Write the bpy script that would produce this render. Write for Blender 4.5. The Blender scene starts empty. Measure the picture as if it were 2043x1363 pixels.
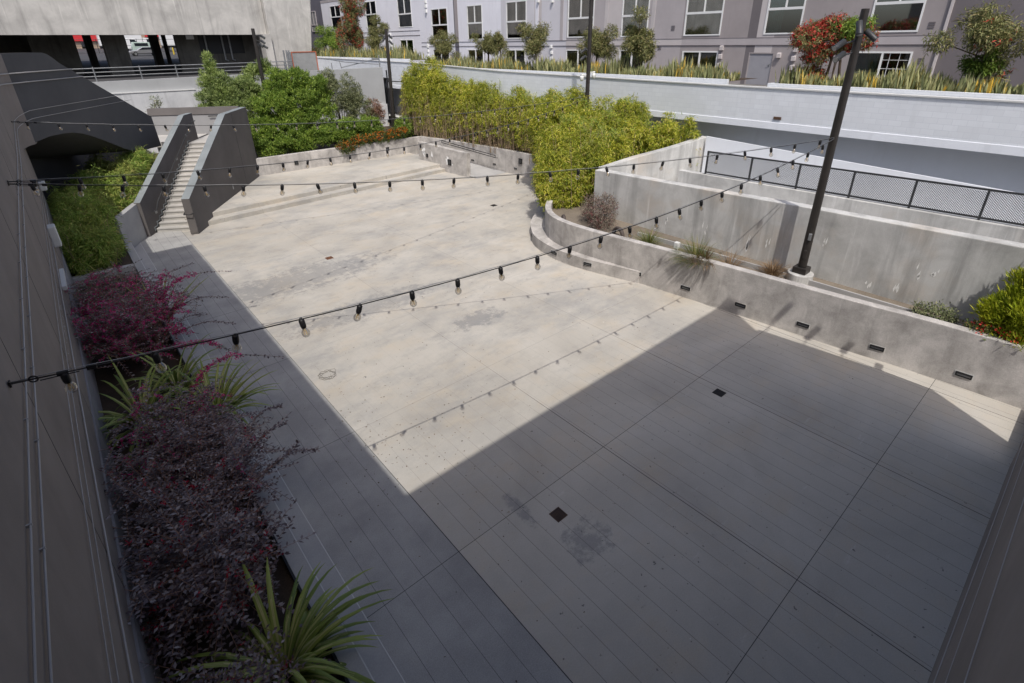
import bpy, bmesh, math, random
import numpy as np
from mathutils import Vector, Matrix
sc = bpy.context.scene
R_ = math.radians
# ------------------------------------------------------------------ camera
F, PX, PY = 1030.0, 1021.5, 560.0           # focal length and principal point in px of the 2043 x 1363 photo
HC = 8.0
roll, yaw, pitch = math.atan(.0125), R_(40.521), R_(24.8246)
fw = Vector((math.sin(yaw)*math.cos(pitch), math.cos(yaw)*math.cos(pitch), -math.sin(pitch)))
r0 = Vector((math.cos(yaw), -math.sin(yaw), 0)); u0 = r0.cross(fw)
rt = math.cos(-roll)*r0 + math.sin(-roll)*u0
up = -math.sin(-roll)*r0 + math.cos(-roll)*u0
cam = bpy.data.cameras.new('camera'); co = bpy.data.objects.new('camera', cam)
sc.collection.objects.link(co); sc.camera = co
M = Matrix.Identity(4)
for i in range(3):
    M[i][0], M[i][1], M[i][2] = rt[i], up[i], -fw[i]
M[0][3], M[1][3], M[2][3] = 0, 0, HC
co.matrix_world = M
cam.sensor_fit = 'HORIZONTAL'; cam.sensor_width = 36; cam.lens = F*36/2043
cam.shift_x = 0.0; cam.shift_y = -(681.5-PY)/2043
cam.clip_start = .05; cam.clip_end = 3000
# ------------------------------------------------------------------ light
SUN = Vector((-.35, -.55, 1.0)).normalized()            # towards the sun
w = bpy.data.worlds.new('World'); sc.world = w; w.use_nodes = True
nt = w.node_tree; bg = nt.nodes['Background']
sky = nt.nodes.new('ShaderNodeTexSky'); sky.sky_type = 'NISHITA'; sky.sun_disc = False
sky.air_density = .75; sky.dust_density = 3.2; sky.ozone_density = 0.2
sky.sun_elevation = math.asin(SUN.z); sky.sun_rotation = math.atan2(SUN.x, SUN.y)
nt.links.new(sky.outputs[0], bg.inputs[0]); bg.inputs[1].default_value = .15
sl = bpy.data.lights.new('sun', 'SUN'); sl.energy = 2.9; sl.angle = R_(.4); sl.color = (1, .955, .89)
so = bpy.data.objects.new('sun', sl); sc.collection.objects.link(so)
so.rotation_euler = (-SUN).to_track_quat('-Z', 'Y').to_euler(); so.location = (0, 0, 60)
sc.view_settings.view_transform = 'Standard'; sc.view_settings.look = 'None'
sc.view_settings.exposure = 0.15; sc.view_settings.gamma = 1
try:
    sc.cycles.max_bounces = 6; sc.cycles.transparent_max_bounces = 12
except Exception: pass
# ------------------------------------------------------------------ helpers
COL = sc.collection
rng = np.random.default_rng(7); random.seed(7)
def at(px, py, x=None, y=None, z=None):
    """real point seen at a photo pixel, on a given world plane"""
    d = (px-PX)/F*rt - (py-PY)/F*up + fw
    t = x/d.x if x is not None else y/d.y if y is not None else (z-HC)/d.z
    return Vector((d.x*t, d.y*t, HC+d.z*t))
def tag(o, label=None, cat=None, group=None, kind=None):
    if label: o['label'] = label
    if cat: o['category'] = cat
    if group: o['group'] = group
    if kind: o['kind'] = kind
    return o
def empty(name, loc=(0,0,0), label=None, cat=None, group=None, rz=0):
    o = bpy.data.objects.new(name, None); COL.objects.link(o)
    o.location = loc; o.rotation_euler = (0,0,rz); o.empty_display_size = .2
    return tag(o, label, cat, group)
def copy_tree(o, parent=None):
    c = o.copy(); COL.objects.link(c); c.parent = parent
    for ch in list(o.children): copy_tree(ch, c)
    return c
class MB:
    def __init__(s): s.v=[]; s.f=[]; s.mi=[]; s.n=0
    def add(s, vs, fs, mi=0):
        b=s.n; s.v += [tuple(x) for x in vs]; s.n += len(vs)
        s.f += [tuple(b+i for i in f) for f in fs]; s.mi += [mi]*len(fs); return s
    def box(s, a, b, mi=0):
        x0,y0,z0=a; x1,y1,z1=b
        return s.add([(x0,y0,z0),(x1,y0,z0),(x1,y1,z0),(x0,y1,z0),(x0,y0,z1),(x1,y0,z1),(x1,y1,z1),(x0,y1,z1)],
            [(0,3,2,1),(4,5,6,7),(0,1,5,4),(1,2,6,5),(2,3,7,6),(3,0,4,7)], mi)
    def obox(s, c, ax, ay, az, hx, hy, hz, mi=0):
        c=Vector(c); ax=Vector(ax).normalized()*hx; ay=Vector(ay).normalized()*hy; az=Vector(az).normalized()*hz
        P=[c+sx*ax+sy*ay+sz*az for sz in(-1,1) for sx,sy in((-1,-1),(1,-1),(1,1),(-1,1))]
        return s.add(P, [(0,3,2,1),(4,5,6,7),(0,1,5,4),(1,2,6,5),(2,3,7,6),(3,0,4,7)], mi)
    def ext(s, poly, vec, mi=0):
        """closed polygon of 3D points swept along vec"""
        n=len(poly); vec=Vector(vec); P=[Vector(p) for p in poly]; Q=[p+vec for p in P]
        return s.add(P+Q, [tuple(range(n-1,-1,-1)), tuple(range(n,2*n))]+[(i,(i+1)%n,n+(i+1)%n,n+i) for i in range(n)], mi)
    def prism(s, poly, z0, z1, mi=0): return s.ext([(p[0],p[1],z0) for p in poly], (0,0,z1-z0), mi)
    def tube(s, path, r, n=8, mi=0, cap=True):
        P=[Vector(p) for p in path]; rs=[float(q) for q in r] if isinstance(r,(list,tuple)) else [r]*len(P)
        vs=[]; fs=[]; up0=None
        for i,p in enumerate(P):
            t=(P[min(i+1,len(P)-1)]-P[max(i-1,0)]).normalized()
            if up0 is None: up0=t.orthogonal().normalized()
            a=(up0-t*up0.dot(t)).normalized(); up0=a; b=t.cross(a)
            for k in range(n):
                th=2*math.pi*k/n; vs.append(p+rs[i]*(math.cos(th)*a+math.sin(th)*b))
        for i in range(len(P)-1):
            for k in range(n): fs.append((i*n+k,i*n+(k+1)%n,(i+1)*n+(k+1)%n,(i+1)*n+k))
        if cap: fs += [tuple(range(n-1,-1,-1)), tuple(range((len(P)-1)*n,len(P)*n))]
        return s.add(vs,fs,mi)
    def lathe(s, prof, c=(0,0,0), n=16, mi=0):
        vs=[]; fs=[]; m=len(prof)
        for r,z in prof:
            for k in range(n):
                th=2*math.pi*k/n; vs.append((c[0]+r*math.cos(th),c[1]+r*math.sin(th),c[2]+z))
        for i in range(m-1):
            for k in range(n): fs.append((i*n+k,i*n+(k+1)%n,(i+1)*n+(k+1)%n,(i+1)*n+k))
        fs += [tuple(range(n-1,-1,-1)), tuple(range((m-1)*n,m*n))]
        return s.add(vs,fs,mi)
    def wallstrip(s, path, th, z0, z1, mi=0):
        """vertical wall following a plan path; th is measured to the left of travel; z1 may be a list"""
        n=len(path); L=[]; zs=z1 if isinstance(z1,(list,tuple)) else [z1]*n
        for i,p in enumerate(path):
            a=Vector((*path[max(i-1,0)],0)); b=Vector((*path[min(i+1,n-1)],0)); t=(b-a).normalized()
            L.append((p[0]-t.y*th, p[1]+t.x*th))
        vs=[];fs=[]
        for i in range(n): vs += [(*path[i],z0),(*path[i],zs[i]),(*L[i],zs[i]),(*L[i],z0)]
        for i in range(n-1):
            for k in range(4): fs.append((4*i+k,4*i+4+k,4*i+4+(k+1)%4,4*i+(k+1)%4))
        fs += [(0,1,2,3),(4*n-1,4*n-2,4*n-3,4*n-4)]
        return s.add(vs,fs,mi)
    def build(s, name, mats, parent=None, smooth=False, bevel=0, loc=None):
        me=bpy.data.meshes.new(name); me.from_pydata(s.v,[],s.f)
        if not isinstance(mats,(list,tuple)): mats=[mats]
        for m in mats: me.materials.append(m)
        if len(mats)>1: me.polygons.foreach_set('material_index', s.mi)
        bm=bmesh.new(); bm.from_mesh(me); bmesh.ops.recalc_face_normals(bm,faces=bm.faces); bm.to_mesh(me); bm.free()
        if smooth: me.polygons.foreach_set('use_smooth',[True]*len(me.polygons))
        o=bpy.data.objects.new(name,me); COL.objects.link(o)
        if parent: o.parent=parent
        if loc: o.location=loc
        if bevel:
            b=o.modifiers.new('bevel','BEVEL'); b.width=bevel; b.segments=2; b.limit_method='ANGLE'; b.angle_limit=R_(40)
        return o
def fast_mesh(name, V, loops, nper, mats, parent=None, mi=None, smooth=False):
    me=bpy.data.meshes.new(name); V=np.ascontiguousarray(V,dtype=np.float32); nf=len(loops)//nper
    me.vertices.add(len(V)); me.vertices.foreach_set('co',V.ravel())
    me.loops.add(len(loops)); me.loops.foreach_set('vertex_index',np.ascontiguousarray(loops,dtype=np.int32))
    me.polygons.add(nf); me.polygons.foreach_set('loop_start',np.arange(0,nf*nper,nper,dtype=np.int32))
    for m in (mats if isinstance(mats,(list,tuple)) else [mats]): me.materials.append(m)
    if mi is not None: me.polygons.foreach_set('material_index',np.ascontiguousarray(mi,dtype=np.int32))
    if smooth: me.polygons.foreach_set('use_smooth',np.ones(nf,dtype=bool))
    me.update(calc_edges=True)
    o=bpy.data.objects.new(name,me); COL.objects.link(o)
    if parent: o.parent=parent
    return o
def unit(a): return a/np.maximum(np.linalg.norm(a,axis=1,keepdims=True),1e-6)
def leaves(name, P, D, N, L, W, mats, parent=None, mi=None, fold=.22, droop=0.0):
    """one leaf (two triangles folded on the midrib) per row"""
    D=unit(D); S=unit(np.cross(D,N)); Nn=np.cross(S,D); L=L[:,None]; W=W[:,None]
    mid=P+D*L*.45; tip=P+D*L; tip[:,2]-=droop*L[:,0]
    a=mid+S*W*.5+Nn*W*fold; b=mid-S*W*.5+Nn*W*fold
    n=len(P); V=np.stack([P,a,tip,b],1).reshape(-1,3); i=np.arange(n)[:,None]*4
    lo=(i+np.array([[0,1,2,0,2,3]])).ravel()
    return fast_mesh(name,V,lo,3,mats,parent,None if mi is None else np.repeat(mi,2))
def blades(name, P, H, W, up, out, bend, mats, parent=None, nseg=5, mi=None, fold=.18):
    """strap leaves: base P, length H, width W, initial direction up, falls towards out"""
    n=len(P); V=np.zeros((n,(nseg+1)*3,3)); up=unit(up); out=unit(out); pos=P.copy(); prev=up.copy()
    side=unit(np.cross(up+.3*out, np.cross(up,out)+1e-4)); side=unit(np.cross(up,out)+1e-5)
    for k in range(nseg+1):
        t=k/nseg; d=unit(up*(1-t*bend[:,None])+out*(t*bend[:,None])*1.2+np.array([0,0,-1])*(bend[:,None]*t*t*.9))
        if k: pos=pos+(d+prev)*.5*(H/nseg)[:,None]
        prev=d; wd=(W*(.75+.9*t-1.65*t**3) if True else W)[:,None]*.5; nn=np.cross(side,d)
        V[:,k*3]=pos-side*wd+nn*wd*fold*2; V[:,k*3+1]=pos; V[:,k*3+2]=pos+side*wd+nn*wd*fold*2
    q=[]
    for k in range(nseg):
        b=k*3; q += [b,b+1,b+4,b+3, b+1,b+2,b+5,b+4]
    lo=(np.arange(n)[:,None]*(nseg+1)*3+np.array([q])).ravel()
    return fast_mesh(name,V.reshape(-1,3),lo,4,mats,parent,None if mi is None else np.repeat(mi,nseg*2),True)
# ------------------------------------------------------------------ materials
def nodes(name):
    m=bpy.data.materials.new(name); m.use_nodes=True; n=m.node_tree
    return m,n,n.nodes['Principled BSDF'],n.links
def ramp(n, stops, fac=None, interp='LINEAR'):
    r=n.nodes.new('ShaderNodeValToRGB'); r.color_ramp.interpolation=interp
    e=r.color_ramp.elements
    while len(e)<len(stops): e.new(.5)
    for x,(p,c) in zip(e,stops): x.position=p; x.color=(*c,1) if len(c)==3 else c
    if fac is not None: n.links.new(fac,r.inputs[0])
    return r
def noise(n, coord, scale, detail=6, rough=.6, stretch=None, dist=0):
    t=n.nodes.new('ShaderNodeTexNoise'); t.inputs['Scale'].default_value=scale; t.inputs['Detail'].default_value=detail
    t.inputs['Roughness'].default_value=rough; t.inputs['Distortion'].default_value=dist
    if stretch:
        mp=n.nodes.new('ShaderNodeMapping'); mp.inputs['Scale'].default_value=stretch; n.links.new(coord,mp.inputs[0]); coord=mp.outputs[0]
    n.links.new(coord,t.inputs['Vector']); return t.outputs['Fac']
def mixc(n, fac, a, b, mode='MIX'):
    m=n.nodes.new('ShaderNodeMix'); m.data_type='RGBA'; m.blend_type=mode
    for s,v in ((m.inputs[0],fac),(m.inputs[6],a),(m.inputs[7],b)):
        if hasattr(v,'is_output'): n.links.new(v,s)
        elif isinstance(v,(int,float)): s.default_value=v
        else: s.default_value=(*v,1)
    return m.outputs[2]
def mth(n, op, a, b=None, c=None):
    m=n.nodes.new('ShaderNodeMath'); m.operation=op
    for i,v in enumerate((a,b,c)):
        if v is None: continue
        if hasattr(v,'is_output'): n.links.new(v,m.inputs[i])
        else: m.inputs[i].default_value=v
    return m.outputs[0]
def pos(n): return n.nodes.new('ShaderNodeNewGeometry').outputs['Position']
def bump(n, b, h, strength=.2, dist=.02):
    x=n.nodes.new('ShaderNodeBump'); x.inputs['Strength'].default_value=strength; x.inputs['Distance'].default_value=dist
    n.links.new(h,x.inputs['Height']); n.links.new(x.outputs[0],b.inputs['Normal'])
def plain(name, c, rough=.6, metal=0, var=0, spec=.5):
    m,n,b,l=nodes(name); b.inputs['Roughness'].default_value=rough; b.inputs['Metallic'].default_value=metal
    b.inputs['Specular IOR Level'].default_value=spec
    if var:
        f=noise(n,pos(n),3.1,5); r=ramp(n,[(.3,tuple(x*(1-var) for x in c)),(.7,tuple(min(1,x*(1+var)) for x in c))],f)
        l.new(r.outputs[0],b.inputs['Base Color'])
    else: b.inputs['Base Color'].default_value=(*c,1)
    return m
def concrete(name, base, dark, streak=0.0, light=None, scale=1.0, rough=.85, grain=.12, tan=None):
    """mottled concrete; streak adds vertical run-off stains"""
    m,n,b,l=nodes(name); p=pos(n); b.inputs['Roughness'].default_value=rough; b.inputs['Specular IOR Level'].default_value=.25
    c=ramp(n,[(.3,dark),(.62,base)],noise(n,p,.55*scale,8,.65,dist=.4)).outputs[0]
    if tan: c=mixc(n,ramp(n,[(.52,(0,0,0)),(.66,(.7,.7,.7))],noise(n,p,.33*scale,5,.6)).outputs[0],c,tan)
    if streak:
        s=noise(n,p,1.0,7,.6,(1.5,1.5,.13),.5); s2=noise(n,p,1.0,6,.65,(4.5,4.5,.3))
        c=mixc(n,mth(n,'MULTIPLY',ramp(n,[(.5,(0,0,0)),(.68,(1,1,1))],s).outputs[0],streak),c,tuple(x*.52 for x in dark))
        c=mixc(n,mth(n,'MULTIPLY',ramp(n,[(.58,(0,0,0)),(.72,(1,1,1))],s2).outputs[0],streak*.8),c,light or tuple(min(.8,x*1.5) for x in base))
    g=noise(n,p,38,4,.7); c=mixc(n,grain,c,ramp(n,[(.3,(.05,.05,.05)),(.7,(.75,.75,.75))],g).outputs[0],'OVERLAY')
    l.new(c,b.inputs['Base Color']); bump(n,b,noise(n,p,14,8,.7),.12,.02); return m
def leafmat(name, stops, trans=.3, rough=.55, patch=None):
    """leaf colours differ leaf by leaf and, with patch, spray by spray"""
    m=bpy.data.materials.new(name); m.use_nodes=True; n=m.node_tree; l=n.links; b=n.nodes['Principled BSDF']
    g=n.nodes.new('ShaderNodeNewGeometry'); c=ramp(n,stops,g.outputs['Random Per Island']).outputs[0]
    if patch:
        f=ramp(n,[(.42,(0,0,0)),(.6,(1,1,1))],noise(n,g.outputs['Position'],patch[1],3)).outputs[0]
        c=mixc(n,mth(n,'MULTIPLY',f,patch[2]),c,patch[0])
    l.new(c,b.inputs['Base Color']); b.inputs['Roughness'].default_value=rough; b.inputs['Specular IOR Level'].default_value=.3
    t=n.nodes.new('ShaderNodeBsdfTranslucent'); l.new(c,t.inputs[0])
    x=n.nodes.new('ShaderNodeMixShader'); x.inputs[0].default_value=trans
    l.new(b.outputs[0],x.inputs[1]); l.new(t.outputs[0],x.inputs[2]); l.new(x.outputs[0],n.nodes['Material Output'].inputs[0]); return m
def floormat(name, kind):
    m,n,b,l=nodes(name); p=pos(n); b.inputs['Specular IOR Level'].default_value=.25; b.inputs['Roughness'].default_value=.8
    sx=n.nodes.new('ShaderNodeSeparateXYZ'); l.new(p,sx.inputs[0]); X,Y=sx.outputs[0],sx.outputs[1]
    if kind=='rough':
        c=ramp(n,[(.35,(.31,.305,.30)),(.65,(.43,.425,.41))],noise(n,p,.7,7,.65)).outputs[0]
        v=n.nodes.new('ShaderNodeTexVoronoi'); v.inputs['Scale'].default_value=55; l.new(p,v.inputs['Vector'])
        c=mixc(n,.5,c,ramp(n,[(.1,(.12,.12,.12)),(.6,(.5,.5,.5)),(.95,(.9,.88,.85))],noise(n,p,60,3,.8)).outputs[0],'OVERLAY')
    else:
        c=ramp(n,[(.28,(.375,.352,.315)),(.5,(.45,.424,.378)),(.72,(.505,.48,.435))],noise(n,p,.42,9,.62,dist=.6)).outputs[0]
        c=mixc(n,ramp(n,[(.5,(0,0,0)),(.68,(.42,.42,.42))],noise(n,p,.62,9,.72,(.8,1.25,1))).outputs[0],c,(.50,.415,.30))
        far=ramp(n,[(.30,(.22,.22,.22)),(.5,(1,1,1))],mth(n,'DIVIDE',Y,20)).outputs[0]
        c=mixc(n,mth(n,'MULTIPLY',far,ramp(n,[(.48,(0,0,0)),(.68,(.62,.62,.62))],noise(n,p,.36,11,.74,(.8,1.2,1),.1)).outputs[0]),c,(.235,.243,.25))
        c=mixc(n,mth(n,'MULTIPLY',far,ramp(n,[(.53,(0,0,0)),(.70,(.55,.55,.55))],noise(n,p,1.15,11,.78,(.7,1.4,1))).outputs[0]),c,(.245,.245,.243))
        vo=n.nodes.new('ShaderNodeTexWhiteNoise'); vo.noise_dimensions='2D'; cb=n.nodes.new('ShaderNodeCombineXYZ')
        l.new(mth(n,'FLOOR',mth(n,'DIVIDE',mth(n,'SUBTRACT',X,3.25),3.84)),cb.inputs[0]); l.new(mth(n,'FLOOR',mth(n,'DIVIDE',mth(n,'SUBTRACT',Y,1.25),4.06)),cb.inputs[1]); l.new(cb.outputs[0],vo.inputs['Vector'])
        c=mixc(n,.22,c,ramp(n,[(0,(.40,.40,.40)),(1,(.56,.555,.55))],vo.outputs['Value']).outputs[0],'OVERLAY')
        c=mixc(n,ramp(n,[(.62,(0,0,0)),(.7,(.6,.6,.6))],noise(n,p,1.7,8,.75,(.6,2.2,1))).outputs[0],c,(.56,.545,.515))
        c=mixc(n,ramp(n,[(.63,(0,0,0)),(.72,(.7,.7,.7))],noise(n,p,2.4,9,.8)).outputs[0],c,(.17,.165,.16))
        # a damp oily patch round the nearest drain and a soiled trail further up
        for (cx,cy,rx,ry,a) in ((1.75,7.2,.01,.01,.0),(5.1,4.0,.5,.4,.5),(4.62,5.3,.16,.45,.55),(5.2,18.6,4.2,1.3,.5),(8.6,11.7,1.0,.55,.55),(6.2,14.8,3.0,.8,.45)):
            d=mth(n,'ADD',mth(n,'POWER',mth(n,'DIVIDE',mth(n,'SUBTRACT',X,cx),rx),2),mth(n,'POWER',mth(n,'DIVIDE',mth(n,'SUBTRACT',Y,cy),ry),2))
            d=mth(n,'ADD',d,mth(n,'MULTIPLY',mth(n,'SUBTRACT',noise(n,p,2.6,11,.8),.5),6.5))
            c=mixc(n,mth(n,'MULTIPLY',ramp(n,[(.25,(1,1,1)),(.95,(0,0,0))],d).outputs[0],a),c,(.17,.175,.185))
        c=mixc(n,ramp(n,[(.69,(0,0,0)),(.71,(.85,.85,.85))],noise(n,p,9,3,.6)).outputs[0],c,(.13,.125,.12))
        c=mixc(n,ramp(n,[(.70,(0,0,0)),(.72,(.8,.8,.8))],noise(n,p,3.3,7,.7)).outputs[0],c,(.7,.68,.65))
    def line(coord, off, step, wd):
        f=mth(n,'PINGPONG',mth(n,'SUBTRACT',coord,off),step/2); return mth(n,'LESS_THAN',f,wd)
    fine=line(X,3.25,.3555,.0032)
    if kind!='rough':
        fade=ramp(n,[(.0,(1,1,1)),(.33,(.9,.9,.9)),(.38,(.34,.34,.34)),(.5,(.2,.2,.2)),(1,(.1,.1,.1))],mth(n,'DIVIDE',Y,20)).outputs[0]  # fine joints drawn fainter where the floor lies in the sun
        fine=mth(n,'MULTIPLY',fine,mth(n,'MULTIPLY',fade,.8))
    else: fine=mth(n,'MULTIPLY',fine,.85)
    major=mth(n,'MAXIMUM',line(X,3.25,3.84,.0075),line(Y,1.25,4.06,.005))
    if kind!='rough': major=mth(n,'MULTIPLY',major,ramp(n,[(0,(1,1,1)),(.33,(1,1,1)),(.40,(.5,.5,.5)),(.52,(.3,.3,.3))],mth(n,'DIVIDE',Y,20)).outputs[0])  # main joints likewise drawn fainter over the sunlit floor
    j=mth(n,'MAXIMUM',fine,major); c=mixc(n,j,c,(.05,.05,.055))
    g=noise(n,p,45,4,.7); c=mixc(n,.1,c,ramp(n,[(.3,(.1,.1,.1)),(.7,(.8,.8,.8))],g).outputs[0],'OVERLAY')
    l.new(c,b.inputs['Base Color']); bump(n,b,noise(n,p,20 if kind!='rough' else 70,6,.7),.08 if kind!='rough' else .35,.015); return m
def cmumat(name, base, mortar):
    m,n,b,l=nodes(name); p=pos(n); b.inputs['Roughness'].default_value=.8; b.inputs['Specular IOR Level'].default_value=.3
    sx=n.nodes.new('ShaderNodeSeparateXYZ'); l.new(p,sx.inputs[0]); cb=n.nodes.new('ShaderNodeCombineXYZ')
    l.new(mth(n,'ADD',sx.outputs[1],sx.outputs[0]),cb.inputs[0]); l.new(mth(n,'SUBTRACT',sx.outputs[2],.08),cb.inputs[1])
    t=n.nodes.new('ShaderNodeTexBrick'); l.new(cb.outputs[0],t.inputs[0]); t.inputs['Scale'].default_value=1
    t.inputs['Brick Width'].default_value=.42; t.inputs['Row Height'].default_value=.203; t.inputs['Mortar Size'].default_value=.006
    t.inputs['Mortar Smooth'].default_value=.3
    t.inputs['Color1'].default_value=(*base,1); t.inputs['Color2'].default_value=(*(x*.93 for x in base),1); t.inputs['Mortar'].default_value=(*mortar,1)
    c=mixc(n,ramp(n,[(.4,(0,0,0)),(.7,(.55,.55,.55))],noise(n,p,.8,7,.65)).outputs[0],t.outputs['Color'],tuple(x*.86 for x in base))
    c=mixc(n,ramp(n,[(.55,(0,0,0)),(.75,(.5,.5,.5))],noise(n,p,1,6,.65,(2.5,2.5,.3))).outputs[0],c,tuple(x*.78 for x in base))
    l.new(c,b.inputs['Base Color']); bump(n,b,mth(n,'SUBTRACT',noise(n,p,30,5,.7),mth(n,'MULTIPLY',t.outputs['Fac'],2)),.25,.01); return m
def stucco(name, c, mott=.12):
    m,n,b,l=nodes(name); p=pos(n); b.inputs['Roughness'].default_value=.88; b.inputs['Specular IOR Level'].default_value=.2
    k=ramp(n,[(.3,tuple(x*(1-mott) for x in c)),(.7,tuple(x*(1+mott) for x in c))],noise(n,p,.5,7,.65)).outputs[0]
    k=mixc(n,ramp(n,[(.55,(0,0,0)),(.8,(.5,.5,.5))],noise(n,p,1,6,.6,(1.5,1.5,.2))).outputs[0],k,tuple(x*.75 for x in c))
    l.new(k,b.inputs['Base Color']); bump(n,b,noise(n,p,60,4,.7),.25,.01); return m
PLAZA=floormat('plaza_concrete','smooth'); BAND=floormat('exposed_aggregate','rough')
CONC=concrete('grey_concrete',(.54,.515,.49),(.29,.275,.26),.35,scale=2.6,grain=.2)
CONCW=concrete('stained_concrete',(.60,.60,.585),(.37,.37,.36),.5,(.8,.8,.79),1.3,tan=(.52,.465,.4))
CONCB=concrete('bench_concrete',(.42,.415,.41),(.32,.32,.32),0)
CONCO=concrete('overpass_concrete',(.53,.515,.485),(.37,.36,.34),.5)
CONCD=concrete('dark_concrete',(.14,.135,.12),(.07,.065,.06),.6)  # much darker concrete for the overpass deck, columns and walls below
STEP=concrete('stair_concrete',(.5,.485,.46),(.38,.37,.35),0)
PAINT=stucco('charcoal_paint',(.13,.12,.116),.16)
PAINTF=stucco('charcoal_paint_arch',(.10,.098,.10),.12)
BGREY=concrete('guard_top',(.25,.275,.285),(.18,.2,.21),0)
WALLP=stucco('taupe_wall_paint',(.255,.221,.198),.15)
PLINTH=stucco('rough_plinth',(.26,.25,.255),.3)
LGREY=stucco('light_grey_paint',(.3,.3,.305),.08)
WGREY=stucco('grey_retaining_paint',(.36,.37,.375),.07)
WWHITE=concrete('white_stained_wall',(.6,.61,.62),(.47,.48,.5),.5)
WLINE=plain('white_edge',(.56,.565,.56),.7)
CMU=cmumat('white_block',(.72,.75,.79),(.57,.60,.65))
BEAM=stucco('white_beam',(.76,.79,.84),.06)
RECESS=stucco('recess_wall',(.55,.58,.64),.05)
BLACK=plain('black_metal',(.018,.018,.02),.45,.3)
POLEM=plain('bronze_pole',(.05,.045,.042),.42,.5,.15)
DGREY=plain('dark_grey_metal',(.045,.047,.05),.5,.3)
GALV=plain('galvanised_metal',(.30,.31,.32),.45,.6,.15)
CONDUIT=plain('painted_conduit',(.42,.40,.385),.5)
WHITE=plain('white_frame',(.74,.75,.75),.5)
WPLAS=plain('white_plastic',(.66,.67,.65),.45)
RUST=plain('rusty_grate',(.09,.05,.032),.8,.2,.4)
GRATE=plain('dark_grate',(.025,.022,.022),.7,.4)
SOIL=concrete('mulch_soil',(.075,.055,.04),(.03,.022,.017),0,grain=.4)
DRYSOIL=concrete('dry_soil',(.23,.195,.155),(.12,.10,.08),0,grain=.35)
ASPH=concrete('asphalt',(.075,.075,.08),(.05,.05,.053),0)
GROUNDM=concrete('ground_paving',(.2,.195,.185),(.13,.125,.12),0)
BARK=plain('bark',(.11,.08,.055),.9,0,.35)
TWIG=plain('dry_twig',(.27,.20,.13),.9,0,.35)
RTWIG=plain('red_twig',(.24,.14,.10),.9,0,.3)
# ------------------------------------------------------------------ ground
def sheet(name, poly, z, mat, kind='structure'):
    o=MB().add([(x,y,z) for x,y in poly],[tuple(range(len(poly)))]).build(name,mat); return tag(o,kind=kind)
sheet('ground',[(-900,-900),(900,-900),(900,900),(-900,900)],-.25,GROUNDM)
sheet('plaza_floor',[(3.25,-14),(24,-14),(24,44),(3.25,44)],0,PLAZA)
sheet('plaza_edge_band',[(1.52,-14),(3.25,-14),(3.25,44),(1.52,44)],0,BAND)
sheet('border_strip',[(.8,-14),(1.52,-14),(1.52,44),(.8,44)],.003,CONCB)
MB().box((1.127,-14,.445),(1.143,26.2,.4535)).build('bench_edge_highlight',WLINE); tag(bpy.data.objects['bench_edge_highlight'],kind='structure')  # pale strip painting the highlight on the bench's chamfered edge
MB().box((1.508,-14,-.02),(1.522,28,.009)).build('strip_edge_highlight',WLINE); tag(bpy.data.objects['strip_edge_highlight'],kind='structure')  # pale strip painting the highlight along the border's edge
# raised terrace with three shallow steps
def stepy(x,k): return 27.95+.11*(x-4.4)+k*.55
tr=empty('terrace',(0,0,0)); tag(tr,kind='structure')
for k,z in enumerate((.225,.45)):
    MB().prism([(3.6,stepy(3.6,k)),(19.95,stepy(19.95,k)),(19.95,stepy(19.95,k+1)+.02 if k<1 else 35.4),(3.6,stepy(3.6,k+1)+.02 if k<1 else 35.4)],-.05,z).build('step' if k<1 else 'platform',PLAZA,tr,bevel=.012)
# ------------------------------------------------------------------ right planter wall (curved), bench, soil
OUT=[(15.6,-9),(15.4,.5),(15.15,3.2),(14.95,5.5),(14.72,8),(14.5,10),(14.3,11.6),(14.22,12.7),(14.28,13.7),(14.55,14.6),(15.05,15.35),(15.8,16.05),(17.2,17.2),(19,18.9),(21.2,21.2),(22.35,23.2),(22.3,27),(21.6,32),(20.9,35.1)]
ztop=[1.5]*12+[1.5,1.5,1.5,1.48,1.5,1.54,1.56]
# densify the outline
def dens(path, zs, k=4):
    P=np.array(path); n=len(P); q=[]; zz=[]
    for i in range(n-1):
        p0,p1,p2,p3=P[max(i-1,0)],P[i],P[i+1],P[min(i+2,n-1)]
        for j in range(k):
            t=j/k; q.append(tuple(.5*((2*p1)+(-p0+p2)*t+(2*p0-5*p1+4*p2-p3)*t*t+(-p0+3*p1-3*p2+p3)*t**3))); zz.append(zs[i]*(1-t)+zs[i+1]*t)
    q.append(tuple(P[-1])); zz.append(zs[-1]); return q,zz
oq,oz=dens(OUT,ztop)
pw=empty('planter_wall',(15,8,0),'long curved grey concrete planter wall along the right of the plaza','wall')
def reparent(o,p):
    o.parent=p; o.matrix_parent_inverse=Matrix.Translation(p.location).inverted(); return o
reparent(MB().wallstrip(oq,-.27,-.05,oz).build('wall_body',CONC,bevel=.02),pw)
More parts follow.
